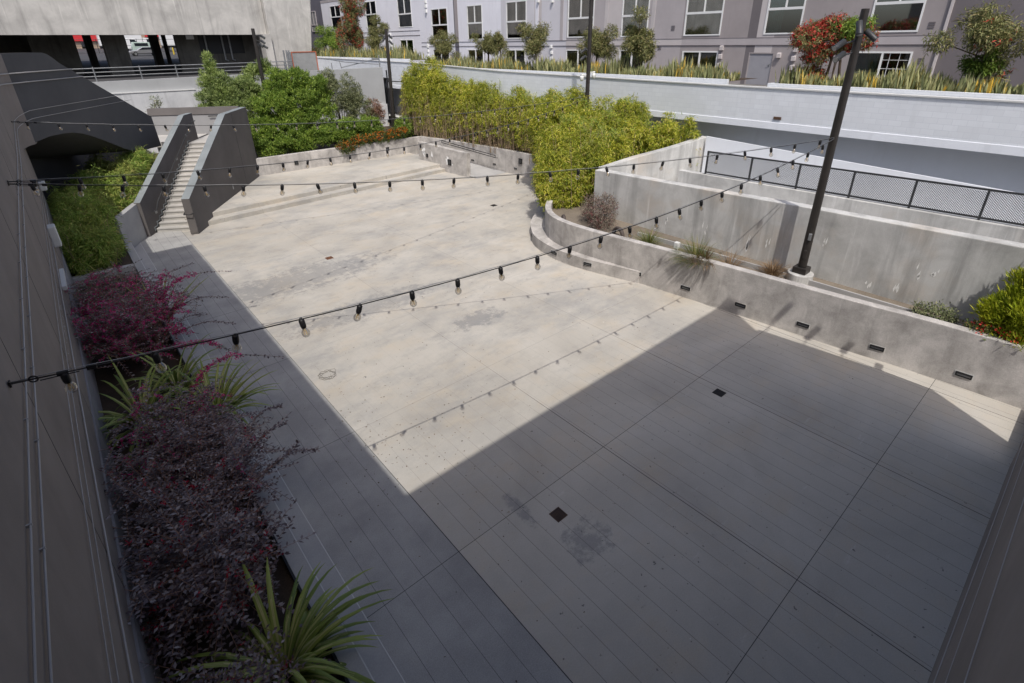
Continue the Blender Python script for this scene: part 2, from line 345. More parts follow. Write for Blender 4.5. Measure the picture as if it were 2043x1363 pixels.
# low bench round the nose
bo=[(14.46,9.9),(13.98,11.9),(13.85,13.1),(13.98,14.2),(14.3,15.2),(14.8,15.95),(15.5,16.75),(16.6,17.6),(17.6,18.4)]
bq,_=dens(bo,[0]*9,4); bi,_=dens([(14.56,9.9),(14.28,11.9),(14.22,12.7),(14.28,13.7),(14.55,14.6),(15.05,15.35),(15.8,16.05),(17.2,17.2),(18.0,17.9)],[0]*9,4)
m=MB(); n_=len(bq); vs=[]
for a,b in zip(bq,bi): vs += [(a[0],a[1],-.05),(a[0],a[1],.46),(b[0]+.1,b[1]-.05,.46)]
fs=[]
for i in range(n_-1): fs += [(3*i,3*i+3,3*i+4,3*i+1),(3*i+1,3*i+4,3*i+5,3*i+2)]
fs += [(0,1,2),(3*n_-1,3*n_-2,3*n_-3)]
m.add(vs,fs).build('curved_bench',CONC); tag(bpy.data.objects['curved_bench'],'low curved concrete bench hugging the rounded nose of the planter wall','bench')
sheet('planter_soil',[(15.78,-9),(15.6,.5),(15.35,3.2),(15.15,5.5),(14.92,8),(14.7,10),(14.42,12.7),(14.75,14.5),(15.9,15.95),(17.3,17.1),(21.3,21.1),(22.5,23.2),(22.45,27),(21.75,32),(21.05,35.2),(21.05,39),(23.9,39),(23.9,13),(17.1,14.4),(17.1,-9)],1.1,DRYSOIL,'structure')
MB().wallstrip([(16.35,-9),(16.3,5),(16.2,8.5),(16.05,11.2)],.06,1.0,1.26).build('planter_kerb',CONCB); tag(bpy.data.objects['planter_kerb'],kind='structure')
# tall stained wall behind the planter
bw=MB(); P=[(14.35,3.0),(7.86,3.17),(6.0,3.23),(.8,3.33),(-9,3.45)]
bw.ext([(17,-9,.9)]+[(17,14.35,.9)]+[(17,y,z) for y,z in P],(.4,0,0))
tag(bw.build('stained_wall',CONCW,bevel=.025),'tall stained grey concrete wall behind the lamp post and ornamental grasses','wall')
vw=MB(); a=Vector((17.4,14.25,0)); b_=Vector((23.3,12.88,0)); t=(b_-a).normalized(); nrm=Vector((-t.y,t.x,0))
zt=[3.02,3.3,3.5,3.83]; Q=[a,a.lerp(b_,.3),a.lerp(b_,.62),b_]
vw.ext([a+Vector((0,0,.9))]+[q+Vector((0,0,z)) for q,z in zip(Q,zt)]+[b_+Vector((0,0,.9))],nrm*.34)
tag(vw.build('wing_wall',CONCW,bevel=.02),'short stained concrete wing wall rising under the bamboo towards the white block wall','wall')
DRP=plain('lime_drip',(.78,.78,.76),.9); gg=np.random.default_rng(8); m=MB(); sw_=bpy.data.objects['stained_wall']
for y,z,L in ((9.05,1.75,.5),(7.35,1.5,.75),(6.75,1.75,.35),(5.0,2.35,.3),(2.6,2.05,.3),(2.9,1.5,.32),(2.15,2.1,.22),(3.6,1.35,.2),(10.6,1.7,.25)):
    for k in range(3):
        y0=y+gg.normal()*.05; z0=z+gg.normal()*.08; l=L*(.5+.6*gg.random()); w0=.018+.03*gg.random()
        m.add([(16.996,y0,z0-l*.5),(16.996,y0-w0*.8,z0-l*.2),(16.996,y0-w0*.2-.05*l,z0+l*.5),(16.996,y0+w0*.3-.03*l,z0+l*.2),(16.996,y0+w0,z0-l*.15)],[(0,1,2,3,4)])
o=m.build('lime_drips',DRP,sw_); o['kind']='stuff'
# ramp wall with the mesh railing
rw=MB(); rw.ext([(20.5,-9,.9),(20.5,12.5,.9),(20.5,12.5,2.74),(20.5,1.1,2.9),(20.5,-9,3.05)],(.3,0,0))
tag(rw.build('ramp_wall',CONCW,bevel=.015),'pale concrete wall carrying the mesh railing','wall')
sheet('ramp_floor',[(17.4,-9),(20.5,-9),(20.5,13.4),(17.4,14)],1.7,CONCB)
fr=empty('mesh_railing',(20.65,5,2.85),'dark grey railing of wire mesh panels on the pale concrete ramp wall','railing')
ys=[11.3,9.39,7.56,5.75,3.95,2.15,.3,-1.6,-3.5]
zb=lambda y: 2.78+(11.3-y)*.0135
for i,y in enumerate(ys):
    reparent(MB().box((20.62,y-.03,zb(y)-.08),(20.68,y+.03,zb(y)+.94)).box((20.57,y-.09,zb(y)-.09),(20.73,y+.09,zb(y)-.07)).build('post',DGREY),fr)
for h in (.92,.06):
    reparent(MB().obox((20.65,3.9,zb(3.9)+h),(0,-1,.0135),(1,0,0),(0,0,1),7.43,.025,.03).build('rail',DGREY),fr)
for i in range(len(ys)-1):
    y0,y1=ys[i],ys[i+1]; m=MB(); zc=zb((y0+y1)/2); L=y0-y1-.06; h0,h1=.09,.89; st=.062
    k=-.8
    while k<L:
        for sgn in (1,-1):
            # diagonal wire clipped to the panel
            u0,u1=k,k+(h1-h0); a0=max(u0,0); a1=min(u1,L)
            if a1>a0:
                za,zz=h0+(a0-u0),h0+(a1-u0)
                if sgn<0: za,zz=h0+h1-za,h0+h1-zz
                A=Vector((20.65,y0-.03-a0,zb(y0)+za)); B=Vector((20.65,y0-.03-a1,zb(y0)+zz)); d=(B-A)
                m.obox((A+B)/2+Vector((.004*sgn,0,0)),d,(1,0,0),d.cross(Vector((1,0,0))),d.length/2,.003,.0058)
        k+=st
    reparent(m.build('mesh_panel',DGREY),fr)
# ------------------------------------------------------------------ white block podium across the driveway
pod=empty('block_podium',(24,10,0),'long white painted concrete block podium wall with a deep shaded driveway recess','wall')
P=[(-14,6.0),(12,6.03),(29,6.18),(40,6.5),(66,6.7)]
reparent(MB().ext([(24,-14,4.66),(24,66,4.66)]+[(24,y,z) for y,z in reversed(P)],(.25,0,0)).build('block_face',CMU),pod)
reparent(MB().ext([(23.97,-14,4.36),(23.97,66,4.36),(23.97,66,4.66),(23.97,-14,4.66)],(.6,0,0)).build('beam',BEAM,bevel=.01),pod)
reparent(MB().box((24.57,-14,4.5),(25.9,66,4.62)).build('soffit',RECESS),pod)
reparent(MB().box((25.5,-14,0),(25.9,66,4.5)).build('recess_back',RECESS),pod)
m=MB()
for i in range(len(P)-1): m.ext([(23.95,P[i][0],P[i][1]),(23.95,P[i+1][0],P[i+1][1]),(23.95,P[i+1][0],P[i+1][1]+.05),(23.95,P[i][0],P[i][1]+.05)],(.34,0,0))
reparent(m.build('coping',WLINE),pod)
reparent(MB().obox((23.985,10.15,4.85),(0,1,0),(1,0,0),(0,0,1),.16,.03,.055).build('scupper',RUST),pod)
sheet('driveway',[(20.8,-14),(27,-14),(27,66),(23.92,66),(23.92,12.9),(20.8,12.9)],1.9,plain('pale_driveway',(.55,.55,.54),.85,0,.1))
lp=MB(); lp.ext([(23.0,-14,1.8),(23.0,12.8,1.8),(23.0,12.8,3.9),(23.0,1.5,3.38),(23.0,-14,2.7)],(.04,0,0))
tag(lp.build('driveway_parapet',BEAM,bevel=.01),'low white sloping parapet below the block podium, behind the mesh railing','wall')
# podium deck and its raised planters
sheet('podium_deck',[(24.25,-14),(31,-14),(36,79),(24.25,79)],5.62,GROUNDM)
for (y0,y1,z,lb) in ((-14,11.0,6.22,'low white planter kerb holding yellow striped sword plants at the right of the podium'),(12.9,39.6,6.3,'long low white planter kerb of sword plants in the middle of the podium'),(41.5,66,6.78,'white planter kerb of sword plants at the far end of the podium')):
    o=MB().box((24.32,y0,5.6),(24.5,y1,z)).box((24.5,y1-.18,5.6),(27.2,y1,z)).build('podium_planter',CMU); tag(o,lb,'planter')
    sheet('planter_soil',[(24.5,y0),(27.4,y0),(27.4,y1-.18),(24.5,y1-.18)],z-.1,SOIL)
# ------------------------------------------------------------------ dark building round the camera corner
lw=empty('left_wing',(-1,10,0),'dark taupe wall of the left wing with thin pale conduits','building')
reparent(MB().box((-1.6,-14,1.5),(-1.0,27,7.84)).build('wall',WALLP),lw)
reparent(MB().box((-1.6,-14,-.1),(-.97,33,1.5)).build('plinth',PLINTH),lw)
reparent(MB().box((-14,-14,0),(-2.26,17.0,15.6)).build('upper_storeys',WALLP),lw)
reparent(MB().box((-9,17.5,0),(-1.6,27,7.8)).build('side_block',WALLP),lw)
for zn,zf,r,y0,y1 in ((4.62,5.75,.009,0,25.7),(4.36,5.55,.009,0,26.0),(2.8,2.98,.006,0,25.9),(2.55,2.72,.006,0,26),(1.93,2.45,.012,0,25.9)):
    if zn>4:
        zz=[(y0,zn),(6,zn+.14),(12,zn+.39),(20,zn+.62),(24,zn+.9)]
        path=[(-.975,y,z) for y,z in zz]
        # swept round the inside corner on to the arch face
        for k in range(6):
            a=k/5; path.append((-.97+.5*a*a,25.3+1.35*a,zn+1.0+(5.9 if zn>4.5 else 5.62)*0+((5.9 if zn>4.5 else 5.62)-zn-1.0)*a))
        path += [(-.27+.03,27.12,5.9 if zn>4.5 else 5.62),(1.2,29.36,5.9 if zn>4.5 else 5.62),(3.02 if zn>4.5 else 3.3,32.16 if zn>4.5 else 32.6,5.9 if zn>4.5 else 5.62)]
    else: path=[(-.975,y0,zn),(-.975,9,zn+(.42 if zn<2 else .35 if zn<2.7 else .4)),(-.975,y1,zf+.45)]
    reparent(MB().tube(path,r,6).build('conduit',CONDUIT,smooth=True),lw)
for y in (2.2,6.8,11.4,16.0,20.6): reparent(MB().box((-1.001,y-.006,1.5),(-.9975,y+.006,7.84)).build('control_joint',BLACK),lw)
for y in np.arange(1.4,24,1.55):
    k=4.62+(.14*y/6 if y<6 else .14+.25*(y-6)/6 if y<12 else .39+.23*(y-12)/8)
    for dz in (0,-.26): reparent(MB().box((-1.0,y-.008,k+dz-.012),(-.964,y+.008,k+dz+.012)).build('conduit_clip',CONDUIT),lw)
FLK=plain('flaked_paint',(.5,.5,.52),.9); gg=np.random.default_rng(5); m=MB()
for k in range(70):
    y=10.8+5.4*gg.random(); z=2.62+.02*(y-10.8)+gg.normal()*.035; a=.012+.04*gg.random()**2; b=.006+.016*gg.random(); q=gg.random(5)
    m.add([(-.9985,y-a,z-b*q[0]),(-.9985,y-a*.2,z-b),(-.9985,y+a,z-b*.3*q[1]),(-.9985,y+a*.5,z+b),(-.9985,y-a*.6,z+b*q[2])],[(0,1,2,3,4)])
o=reparent(m.build('flaked_paint',FLK),lw); o['kind']='stuff'
for zz in (7.18,6.86):
    path=[(-.975,y,zz) for y in (10,18,24)]+[(-.97+.5*a*a,25.3+1.35*a,zz) for a in (.2,.4,.6,.8,1)]+[(-.24,27.12,zz),(1.28,29.48,zz)] if zz>7 else [(-.975,y,zz) for y in (10,18,24)]+[(-.97+.5*a*a,25.3+1.35*a,zz) for a in (.2,.4,.6,.8,1)]+[(-.24,27.12,zz),(1.58,29.95,zz)]
    reparent(MB().tube(path,.02,6).build('conduit',CONDUIT,smooth=True),lw)
for y,z,h in ((20.6,2.75,.32),(26.0,3.3,.16)):
    reparent(MB().box((-1.0,y-.22,z-h),(-.8,y+.22,z+h)).build('junction_box',WPLAS,bevel=.03),lw)
reparent(MB().box((-1.0,17.0,2.2),(-.9,18.6,2.3)).build('strip_light',WPLAS),lw)
rwb=empty('rear_wing',(5,-.55,0),'dark taupe wall of the rear wing filling the lower right corner','building')
prof=[(-1.0,0),(12.9,0),(12.9,5.35),(10.65,10.9),(-1.0,10.9)]
reparent(MB().ext([(x,-.55,z) for x,z in prof],(0,-1.2,0)).build('wall',WALLP),rwb)
reparent(MB().box((12.9,-2.6,-.1),(15.3,-.58,.34)).build('plinth',WALLP),rwb)
reparent(MB().box((-14,-2.0,10.9),(9.6,-1.52,15.5)).build('roof_parapet',WALLP),rwb)
for (x,z,ex) in ((10.80,12.5,10.3),(11.40,10.5,10.8),(12.03,8.75,11.5),(12.45,7.1,12.2)):
    fl=MB().obox((x,-1.5,z),(1,0,.3),(0,1,0),(-.3,0,1),.15,.06,.07).build('floodlight',DGREY); reparent(fl,rwb)
    b=MB().tube([(ex-.3,-1.2,z-.9),(x-.1,-1.5,z-.05)],.018,6).build('bracket',DGREY); b.parent=fl
for z,x0,x1,r in ((1.05,-1,13.4,.006),(2.05,2,12.0,.004),(3.2,-1,11,.005)):
    reparent(MB().tube([(x0,-.53,z),(x1,-.53,z)],r,6).build('conduit',CONDUIT),rwb)
# bench and steel edged planter bed along the left wall
be=empty('wall_bench',(1,8,0),'long low pale concrete bench between the left planting bed and the plaza','bench')
reparent(MB().box((.88,-14,0),(1.14,26.2,.45)).build('seat',CONCB,bevel=.015),be)
reparent(MB().box((.845,-14,.2),(.879,22.4,.53)).build('steel_edge',BLACK),be)
sheet('bed_soil',[(-1,-14),(.86,-14),(.86,22.5),(-1,22.5)],.36,SOIL)
sheet('bed_soil',[(-1.6,22.5),(.84,22.5),(.84,26.3),(1.8,28.3),(8,38),(-1.6,38)],.55,SOIL)
o=MB().box((-.97,22.35,-.05),(.84,22.6,.7)).build('bed_kerb',CONCB,bevel=.01); tag(o,'short concrete kerb between the purple shrubs and the green bamboo bed','kerb')
o=MB(); o.ext([(.95,26.3,-.05),(1.98,28.35,-.05),(1.98,28.35,1.58),(.95,26.3,1.5)],(-.22,.1,0))
tag(o.build('bed_wall',CONCB,bevel=.015),'low smooth concrete wall from the stair foot to the bamboo bed','wall')
# ------------------------------------------------------------------ stair
d=Vector((.543,.84,0)).normalized(); e=Vector((d.y,-d.x,0)); O=Vector((3.78,26.93,0))
def st(t,s,z=0): return O+d*t+e*s+Vector((0,0,z))
sr=empty('staircase',st(3,-1.2),'outdoor concrete staircase between two thick charcoal guard walls','stairs')
NS=18; RI=3.2/NS; T0=.62; TR=.325
m=MB()
poly=[(T0,-.05)]
for k in range(NS): poly += [(T0+k*TR,(k+1)*RI),(T0+(k+1)*TR,(k+1)*RI)] if k<NS-1 else [(T0+k*TR,3.2)]
poly += [(9.55,3.2),(9.55,-.05)]
# each step as its own block of one mesh, nosing slightly proud
for k in range(NS):
    t0=T0+k*TR; t1=9.55 if k==NS-1 else t0+TR+.02
    m.ext([st(t0,-.352,max(0,k*RI-.12)),st(t1,-.352,max(0,k*RI-.12)),st(t1,-.352,(k+1)*RI-.045),st(t0,-.352,(k+1)*RI-.045)],-e*1.756)
    m.ext([st(t0-.03,-.352,(k+1)*RI-.045),st(t1-.002,-.352,(k+1)*RI-.045),st(t1-.002,-.352,(k+1)*RI),st(t0-.03,-.352,(k+1)*RI)],-e*1.756)
reparent(m.build('steps',STEP),sr)
def guard(s0,th,prof,name):
    return reparent(MB().ext([st(t,s0,z) for t,z in prof],-e*th).build(name,PAINT,bevel=.012),sr)
guard(0,.35,[(0,-.05),(9.95,-.05),(9.95,4.6),(6.45,4.6),(0,1.68)],'guard_wall')
guard(-2.1,.27,[(0,-.05),(7.5,-.05),(7.5,4.6),(6.45,4.6),(0,1.6)],'guard_wall')
for s0,th,te in ((.004,.358,9.95),(-2.096,.278,7.5)):
    pr=[(-.004,1.685 if s0>-1 else 1.605),(6.45,4.605),(6.45,4.613),(-.004,1.693 if s0>-1 else 1.613)]
    m=MB().ext([st(t,s0,z) for t,z in pr],-e*th).ext([st(6.45,s0,4.603),st(te+.004,s0,4.603),st(te+.004,s0,4.613),st(6.45,s0,4.613)],-e*th)
    reparent(m.build('guard_top',BGREY),sr)  # thin paler blue grey layer over the tops of the guard walls
# stringer trace, handrails, small recessed lights
m=MB()
for k in range(NS):
    t0=T0+k*TR
    m.obox(st(t0-.09,-2.09,(k+.5)*RI+.09),d,e,(0,0,1),.012,.012,RI/2); m.obox(st(t0+TR/2-.09,-2.09,(k+1)*RI+.09),d,e,(0,0,1),TR/2,.012,.012)
reparent(m.build('zigzag_trim',BGREY),sr)
m=MB()
for k in range(NS):
    t0=T0+k*TR
    m.obox(st(t0-.045,-2.085,(k+.5)*RI+.03),d,e,(0,0,1),.035,.012,RI/2+.03); m.obox(st(t0+TR/2-.045,-2.085,(k+1)*RI+.04),d,e,(0,0,1),TR/2,.012,.035)
reparent(m.build('skirting',BLACK),sr)
reparent(MB().tube([st(.7,-2.0,.98),st(.95,-2.0,.98),st(1.25,-2.0,1.3),st(7.0,-2.0,4.2),st(7.4,-2.0,4.2)],.025,8).build('handrail',DGREY,smooth=True),sr)
reparent(MB().tube([st(.02,-.37,1.0),st(-.14,-.36,1.0),st(-.16,-.06,1.0),st(-.02,.02,1.0)],.022,8).build('handrail_loop',BLACK,smooth=True),sr)
reparent(MB().tube([st(.02,-.41,1.0),st(1.1,-.42,1.3),st(7.0,-.42,4.2)],.022,8).build('handrail',DGREY,smooth=True),sr)
for t in (1.05,2.7,4.4,6.1):
    reparent(MB().obox(st(t,-2.095,(t-T0)*RI/TR+.62),d,e,(0,0,1),.085,.012,.055).build('guard_light',GALV),sr)
for p in ((2.3,.95),):
    reparent(MB().obox(st(5.2,.006,.9),d,e,(0,0,1),.05,.008,.12).build('wall_plate',GALV),sr)
reparent(MB().obox(st(7.35,.003,2.4),d,e,Vector((0,0,1)),.008,.003,2.2).build('panel_joint',BLACK),sr)
# landing back wall
reparent(MB().ext([st(9.56,-5.4,1.0),st(9.56,-.36,1.0),st(9.56,-.36,4.27),st(9.56,-5.4,4.27)],d*.3).build('landing_wall',LGREY),sr)
reparent(MB().ext([st(9.52,-5.4,4.3),st(9.52,-.36,4.3),st(9.62,-.36,4.68),st(9.62,-5.4,4.68)],d*.34).build('landing_fascia',PAINT),sr)
reparent(MB().tube([st(9.45,-2.05,4.2),st(9.45,-.5,4.2)],.03,8).build('handrail',BLACK),sr)
reparent(MB().ext([st(6.9,-5.4,2.9),st(9.55,-5.4,2.9),st(9.55,-2.38,2.9),st(6.9,-2.38,2.9)],(0,0,.28)).build('landing_slab',STEP),sr)
# ------------------------------------------------------------------ arched bridge parapet from the left wing to the landing
ab=empty('arch_bridge',st(1,-3.51),'charcoal arched bridge wall sweeping from the left wing to the stair landing','bridge')
def A2(px,py):
    p=at(px,py,z=5); # ray to the arch plane
    dd=(px-PX)/F*rt-(py-PY)/F*up+fw; Q=st(6.03,-3.51); C0=Vector((0,0,HC)); n=e
    tt=(Q-C0).dot(n)/dd.dot(n); return C0+dd*tt
top=[(60,105),(83,105),(93,108),(104,115),(118,126),(302,233)]
bot=[(322,291),(290,299),(262,300),(247,296),(230,289),(210,281),(185,272),(165,266.5),(145,264.5),(125,266.5),(100,272),(75,282),(54,294)]
poly=[A2(*p) for p in top]+[A2(*p) for p in bot]
ts_=[((p-O).dot(d),p.z) for p in poly]
full=[(-3.9,7.84)]+ts_+[(-3.9,4.45)]
f=[st(t,-3.51,z) for t,z in full]
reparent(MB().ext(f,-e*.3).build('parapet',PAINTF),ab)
# curved fillet joining it to the wing wall
m=MB(); fl=[(-1.02,24.9),(-.99,25.3),(-.95,25.6),(-.89,25.9),(-.8,26.2),(-.66,26.48),(-.6,26.75),(-1.3,26.75)]
m.prism([(x,y) for x,y in fl],4.74,7.838); reparent(m.build('corner_fillet',WALLP,smooth=False),ab)
m=MB(); lower=ts_[6:]
for i in range(len(lower)-1):
    (t0,z0),(t1,z1)=lower[i],lower[i+1]
    m.add([st(t0,-3.7,z0),st(t1,-3.7,z1),st(t1-2.2,-6.6,z1+.15),st(t0-2.2,-6.6,z0+.15)],[(0,1,2,3)])
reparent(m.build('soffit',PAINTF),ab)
reparent(MB().ext([st(-7,-6.6,0),st(9,-6.6,0),st(9,-6.6,4.6),st(2,-6.6,7.3),st(-7,-6.6,7.8)],-e*.3).build('far_parapet_backing',PAINTF),ab)  # carried down to the ground to darken the view under the arch
# ------------------------------------------------------------------ back of the plaza
o=MB().box((9.0,35.1,-.05),(21.05,35.38,1.53)).build('back_wall',CONC,bevel=.02); tag(o,'grey concrete retaining wall across the back of the plaza below the green shrubs','wall')
sheet('back_soil',[(-2,35.38),(24,35.38),(24,44),(-2,44)],1.2,SOIL)
su=MB(); su.ext([(19.6,27.3,-.05),(19.2,32.5,-.05),(19.2,32.5,1.68),(19.6,27.3,1.55)],(.32,.03,0))
tag(su.build('ramp_stub_wall',CONC,bevel=.02),'short freestanding concrete wall with pale patch marks beside the ramp','wall')
for (py,pz,a,b_) in ((31.5,1.1,.2,.3),(30.7,.95,.12,.22),(29.2,.85,.2,.32),(28.6,.7,.06,.1)):
    pass
rs=sheet('ramp_surface',[(19.8,26.5),(22.3,26.5),(21.4,34),(19.6,34)],.012,CONCB)
me=rs.data; me.vertices[2].co.z=me.vertices[3].co.z=.46
rh=empty('ramp_handrail',(21,29,1.2),'short black metal handrail on the ramp wall at the back right','handrail')
A=Vector((21.25,32.6,1.5)); B=Vector((21.75,27.0,1.15))
for dz in (0,-.14): reparent(MB().tube([A+Vector((0,0,dz)),B+Vector((0,0,dz))],.028,8).build('rail',BLACK,smooth=True),rh)
for k in (0,.33,.66,1):
    p=A.lerp(B,k); reparent(MB().tube([p,p-Vector((0,0,.14)),p+Vector((.2,0,-.2))],.02,6).build('bracket',BLACK),rh)
# gallery of plaster patches on the stub wall (paint marks)
m=MB()
for (t,z,a,h) in ((.12,1.15,.22,.2),(.12,.95,.12,.2),(.3,.98,.1,.18),(.62,.75,.16,.2),(.63,.95,.1,.16),(.72,.6,.05,.06)):
    c=Vector((19.2,32.5,0)).lerp(Vector((19.6,27.3,0)),t)+Vector((-.004,0,z)); vs=[]
    for k in range(11):
        th=2*math.pi*k/11; r=1+.35*math.sin(3*th+t*9)+.15*math.sin(5*th); vs.append(c+Vector((.0-.0*k, a*r*math.cos(th), h*r*math.sin(th))))
    vs=[Vector((19.2+(32.5-v.y)/5.2*.4-.014,v.y,v.z)) for v in vs]
    m.add(vs,[tuple(range(11))])
o=m.build('plaster_patch',plain('pale_plaster',(.8,.8,.79),.9)); o.parent=bpy.data.objects['ramp_stub_wall']
# ------------------------------------------------------------------ step lights, wall boxes, drains
def step_light_proto():
    r=empty('step_light',(0,0,0)); g='black louvred step lights in the concrete walls'
    m=MB(); W,Hh=.165,.058
    for a,b in (((-W,-.03,-Hh),(W,.0,-Hh+.025)),((-W,-.03,Hh-.025),(W,.0,Hh)),((-W,-.03,-Hh+.025),(-W+.03,.0,Hh-.025)),((W-.03,-.03,-Hh+.025),(W,.0,Hh-.025))): m.box(a,b)
    fo=m.build('frame',BLACK,r); MB().box((-W+.03,-.012,-Hh+.025),(W-.03,.004,Hh-.025))  .build('lens',GALV,r)
    MB().obox((0,-.022,.012),(1,0,0),(0,1,-.6),(0,.6,1),W-.03,.018,.004).build('louvre',BLACK,r)
    MB().box((-W-.025,-.006,-Hh-.025),(W+.025,.01,Hh+.02)).build('grout_rim',CONCW,r); r['group']=g; return r
SL=None
def put_light(x,y,z,nx,ny,label,s=1,group='black louvred step lights in the concrete walls'):
    global SL
    if SL is None: SL=step_light_proto(); o=SL
    else: o=copy_tree(SL)
    o.location=(x,y,z); o.rotation_euler=(0,0,math.atan2(nx,-ny)); o.scale=(s,s,s); tag(o,label,'step light',group)
def wall_x(y):
    for i in range(len(oq)-1):
        (x0,y0),(x1,y1)=oq[i],oq[i+1]
        if y0<=y<=y1:
            k=(y-y0)/(y1-y0); n=Vector((y1-y0,-(x1-x0),0)).normalized(); return x0+(x1-x0)*k,-n.x,-n.y
def bench_x(y):
    for i in range(len(bq)-1):
        (x0,y0),(x1,y1)=bq[i],bq[i+1]
        if y0<=y<=y1:
            k=(y-y0)/(y1-y0); n=Vector((y1-y0,-(x1-x0),0)).normalized(); return x0+(x1-x0)*k,-n.x,-n.y
LB=['step light nearest the dark rear wing wall','step light left of the rear wing, second along from it','step light below the red flowers, third from the rear wing','step light just right of the sunlit corner of the building shadow','step light left of the shadow corner on the planter wall','step light under the lamp post end of the overhanging grass','step light where the low curved bench merges into the planter wall']
for y,l in zip((.78,2.62,4.47,6.3,8.15,10.0),LB):
    x,nx,ny=wall_x(y); put_light(x,y,.36,nx,ny,'black louvred '+l)
x,nx,ny=bench_x(11.9); put_light(x,11.9,.27,nx,ny,'black louvred '+LB[6])
x,nx,ny=bench_x(13.6); put_light(x,13.6,.26,nx,ny,'black louvred step light on the bulge of the curved bench')
x,nx,ny=bench_x(15.7); put_light(x,15.7,.26,nx,ny,'black louvred step light at the tip of the curved bench nose',.85)
for y,l in ((24.0,'half hidden by the bamboo'),(25.7,'second from the bamboo'),(27.7,'third from the bamboo'),(29.8,'nearest the stub wall')):
    x,nx,ny=wall_x(y); put_light(x,y,.4,nx,ny,'small step light on the ramp side wall, '+l,.85)
def outlet(p,n,w_,h_,label):
    r=empty('outlet_box',p,label,'outlet box'); n=Vector(n); s=n.cross(Vector((0,0,1)))
    MB().obox(n*.02,s,n,(0,0,1),w_/2,.03,h_/2).build('box',BLACK,r,bevel=.006)
    MB().obox(n*.056,s,n,(0,0,1),w_*.32,.006,h_*.34).build('cover',DGREY,r)
outlet((19.47,29.05,.72),(-1,-.08,0),.34,.38,'large black outlet box near the end of the stub wall')
outlet((19.28,31.5,.85),(-1,-.08,0),.22,.24,'small square black outlet box in the middle of the stub wall')
outlet((11.47,35.1,.95),(0,-1,0),.24,.24,'small black outlet box on the left part of the back wall')
outlet((18.14,35.1,.98),(0,-1,0),.24,.24,'small black outlet box on the back wall under the orange flowers')
x,nx,ny=wall_x(25.3); outlet((x-.02,25.2,.95),(nx,ny,0),.3,.34,'black outlet box high on the ramp side wall behind the string bulbs')
def drain(x,y,s,mat,label):
    r=empty('floor_drain',(x,y,0),label,'drain'); m=MB()
    for k in range(7): m.box((-s+.03,-s+.03+k*(2*s-.06)/7,.004),(s-.03,-s+.03+(k+.6)*(2*s-.06)/7,.008))
    m.build('grate',mat,r)
    m=MB()
    for a,b in (((-s,-s),(s,-s+.02)),((-s,s-.02),(s,s)),((-s,-s+.02),(-s+.02,s-.02)),((s-.02,-s+.02),(s,s-.02))): m.box((*a,.0),(*b,.009))
    m.build('rim',mat,r); MB().box((-s+.02,-s+.02,-.01),(s-.02,s-.02,.003)).build('sump',BLACK,r)
drain(.86+.0,0,.01,GRATE,'x') if False else None
P=at(1114,1027,z=0); drain(P.x,P.y,.125,RUST,'square dark floor drain beside the damp patch in the shade')
P=at(1435,784,z=0); drain(P.x,P.y,.125,GRATE,'square dark floor drain in the shade towards the planter wall')
P=at(657,515,z=0); drain(P.x,P.y,.14,plain('rust_red_grate',(.2,.09,.05),.85,.2,.3),'rusty floor drain in the sunlit part near the stair')
P=at(985,410,z=0); drain(P.x,P.y,.15,GRATE,'dark floor drain in the sunlit part near the curved bench')
P=at(651,749,z=0); g_=np.random.default_rng(3); m=MB()
for k in range(4):
    pts=[]
    for q in range(15):
        th=q/14*6.0+k; rr=.16+.05*math.sin(3*th+k*2)+g_.normal()*.008; pts.append((P.x+rr*math.cos(th)*(1+.1*k)+.02*k,P.y+rr*1.2*math.sin(th),.006+.003*k))
    m.tube(pts,.004,4)
tag(m.build('wire_loop',plain('dull_wire',(.16,.15,.13),.6)),'tangled loop of dull wire lying alone on the sunlit floor near the shaded band','wire')
# ------------------------------------------------------------------ lamp posts
def spot(parent, p, aim, arm):
    p=Vector(p); aim=Vector(aim).normalized(); 
    h=MB().tube([p-aim*.16,p-aim*.15,p+aim*.17,p+aim*.2],[.05,.075,.075,.078],12).build('spotlight',DGREY,smooth=True); reparent(h,parent)
    b=MB().tube([Vector(arm),p],.022,8).build('bracket',DGREY); b.parent=h
    l=MB().tube([p+aim*.201,p+aim*.206],[.066,.066],12).build('lens',GALV); l.parent=h
def post(name,label,base,top,r0,r1):
    r=empty(name,base,label,'lamp post','tall bronze lamp posts round the plaza')
    reparent(MB().tube([base,Vector(base).lerp(Vector(top),.5),top],[r0,(r0+r1)/2,r1],14).build('pole',POLEM,smooth=False),r); return r
B=Vector((16.4,5.31,1.38)); T=Vector((16.47,5.32,8.66)); dz=(T-B).normalized()
lp=post('lamp_post','thick bronze lamp post on a round concrete footing in the right planter',B+Vector((0,0,.2)),T,.125,.095)
reparent(MB().tube([(16.4,5.31,.9),(16.4,5.31,1.37)],.37,28).build('footing',CONCW,smooth=False,bevel=.02),lp)
reparent(MB().box((16.2,5.11,1.37),(16.6,5.51,1.57)).build('base_cover',POLEM,bevel=.02),lp)
vd=Vector((-.95,-.31,0))
reparent(MB().obox(B+Vector((-.12,-.04,.62)),vd.cross(Vector((0,0,1))),vd,(0,0,1),.05,.02,.14).build('hand_hole_cover',POLEM,bevel=.02),lp)
reparent(MB().obox(B+Vector((-.13,-.06,1.2)),vd.cross(Vector((0,0,1))),vd,(0,0,1),.045,.05,.1).build('junction_box',GALV,bevel=.01),lp)
sd=Vector((.76,-.65,0))
spot(lp,T+Vector((-.1,-.1,-.42))-sd*.12,(-.25,-.3,-.9),T+Vector((0,0,-.4)))
spot(lp,T+sd*.26+Vector((-.1,-.05,-.6)),sd*.6+Vector((-.3,-.3,-.6)),T+Vector((0,0,-.55)))
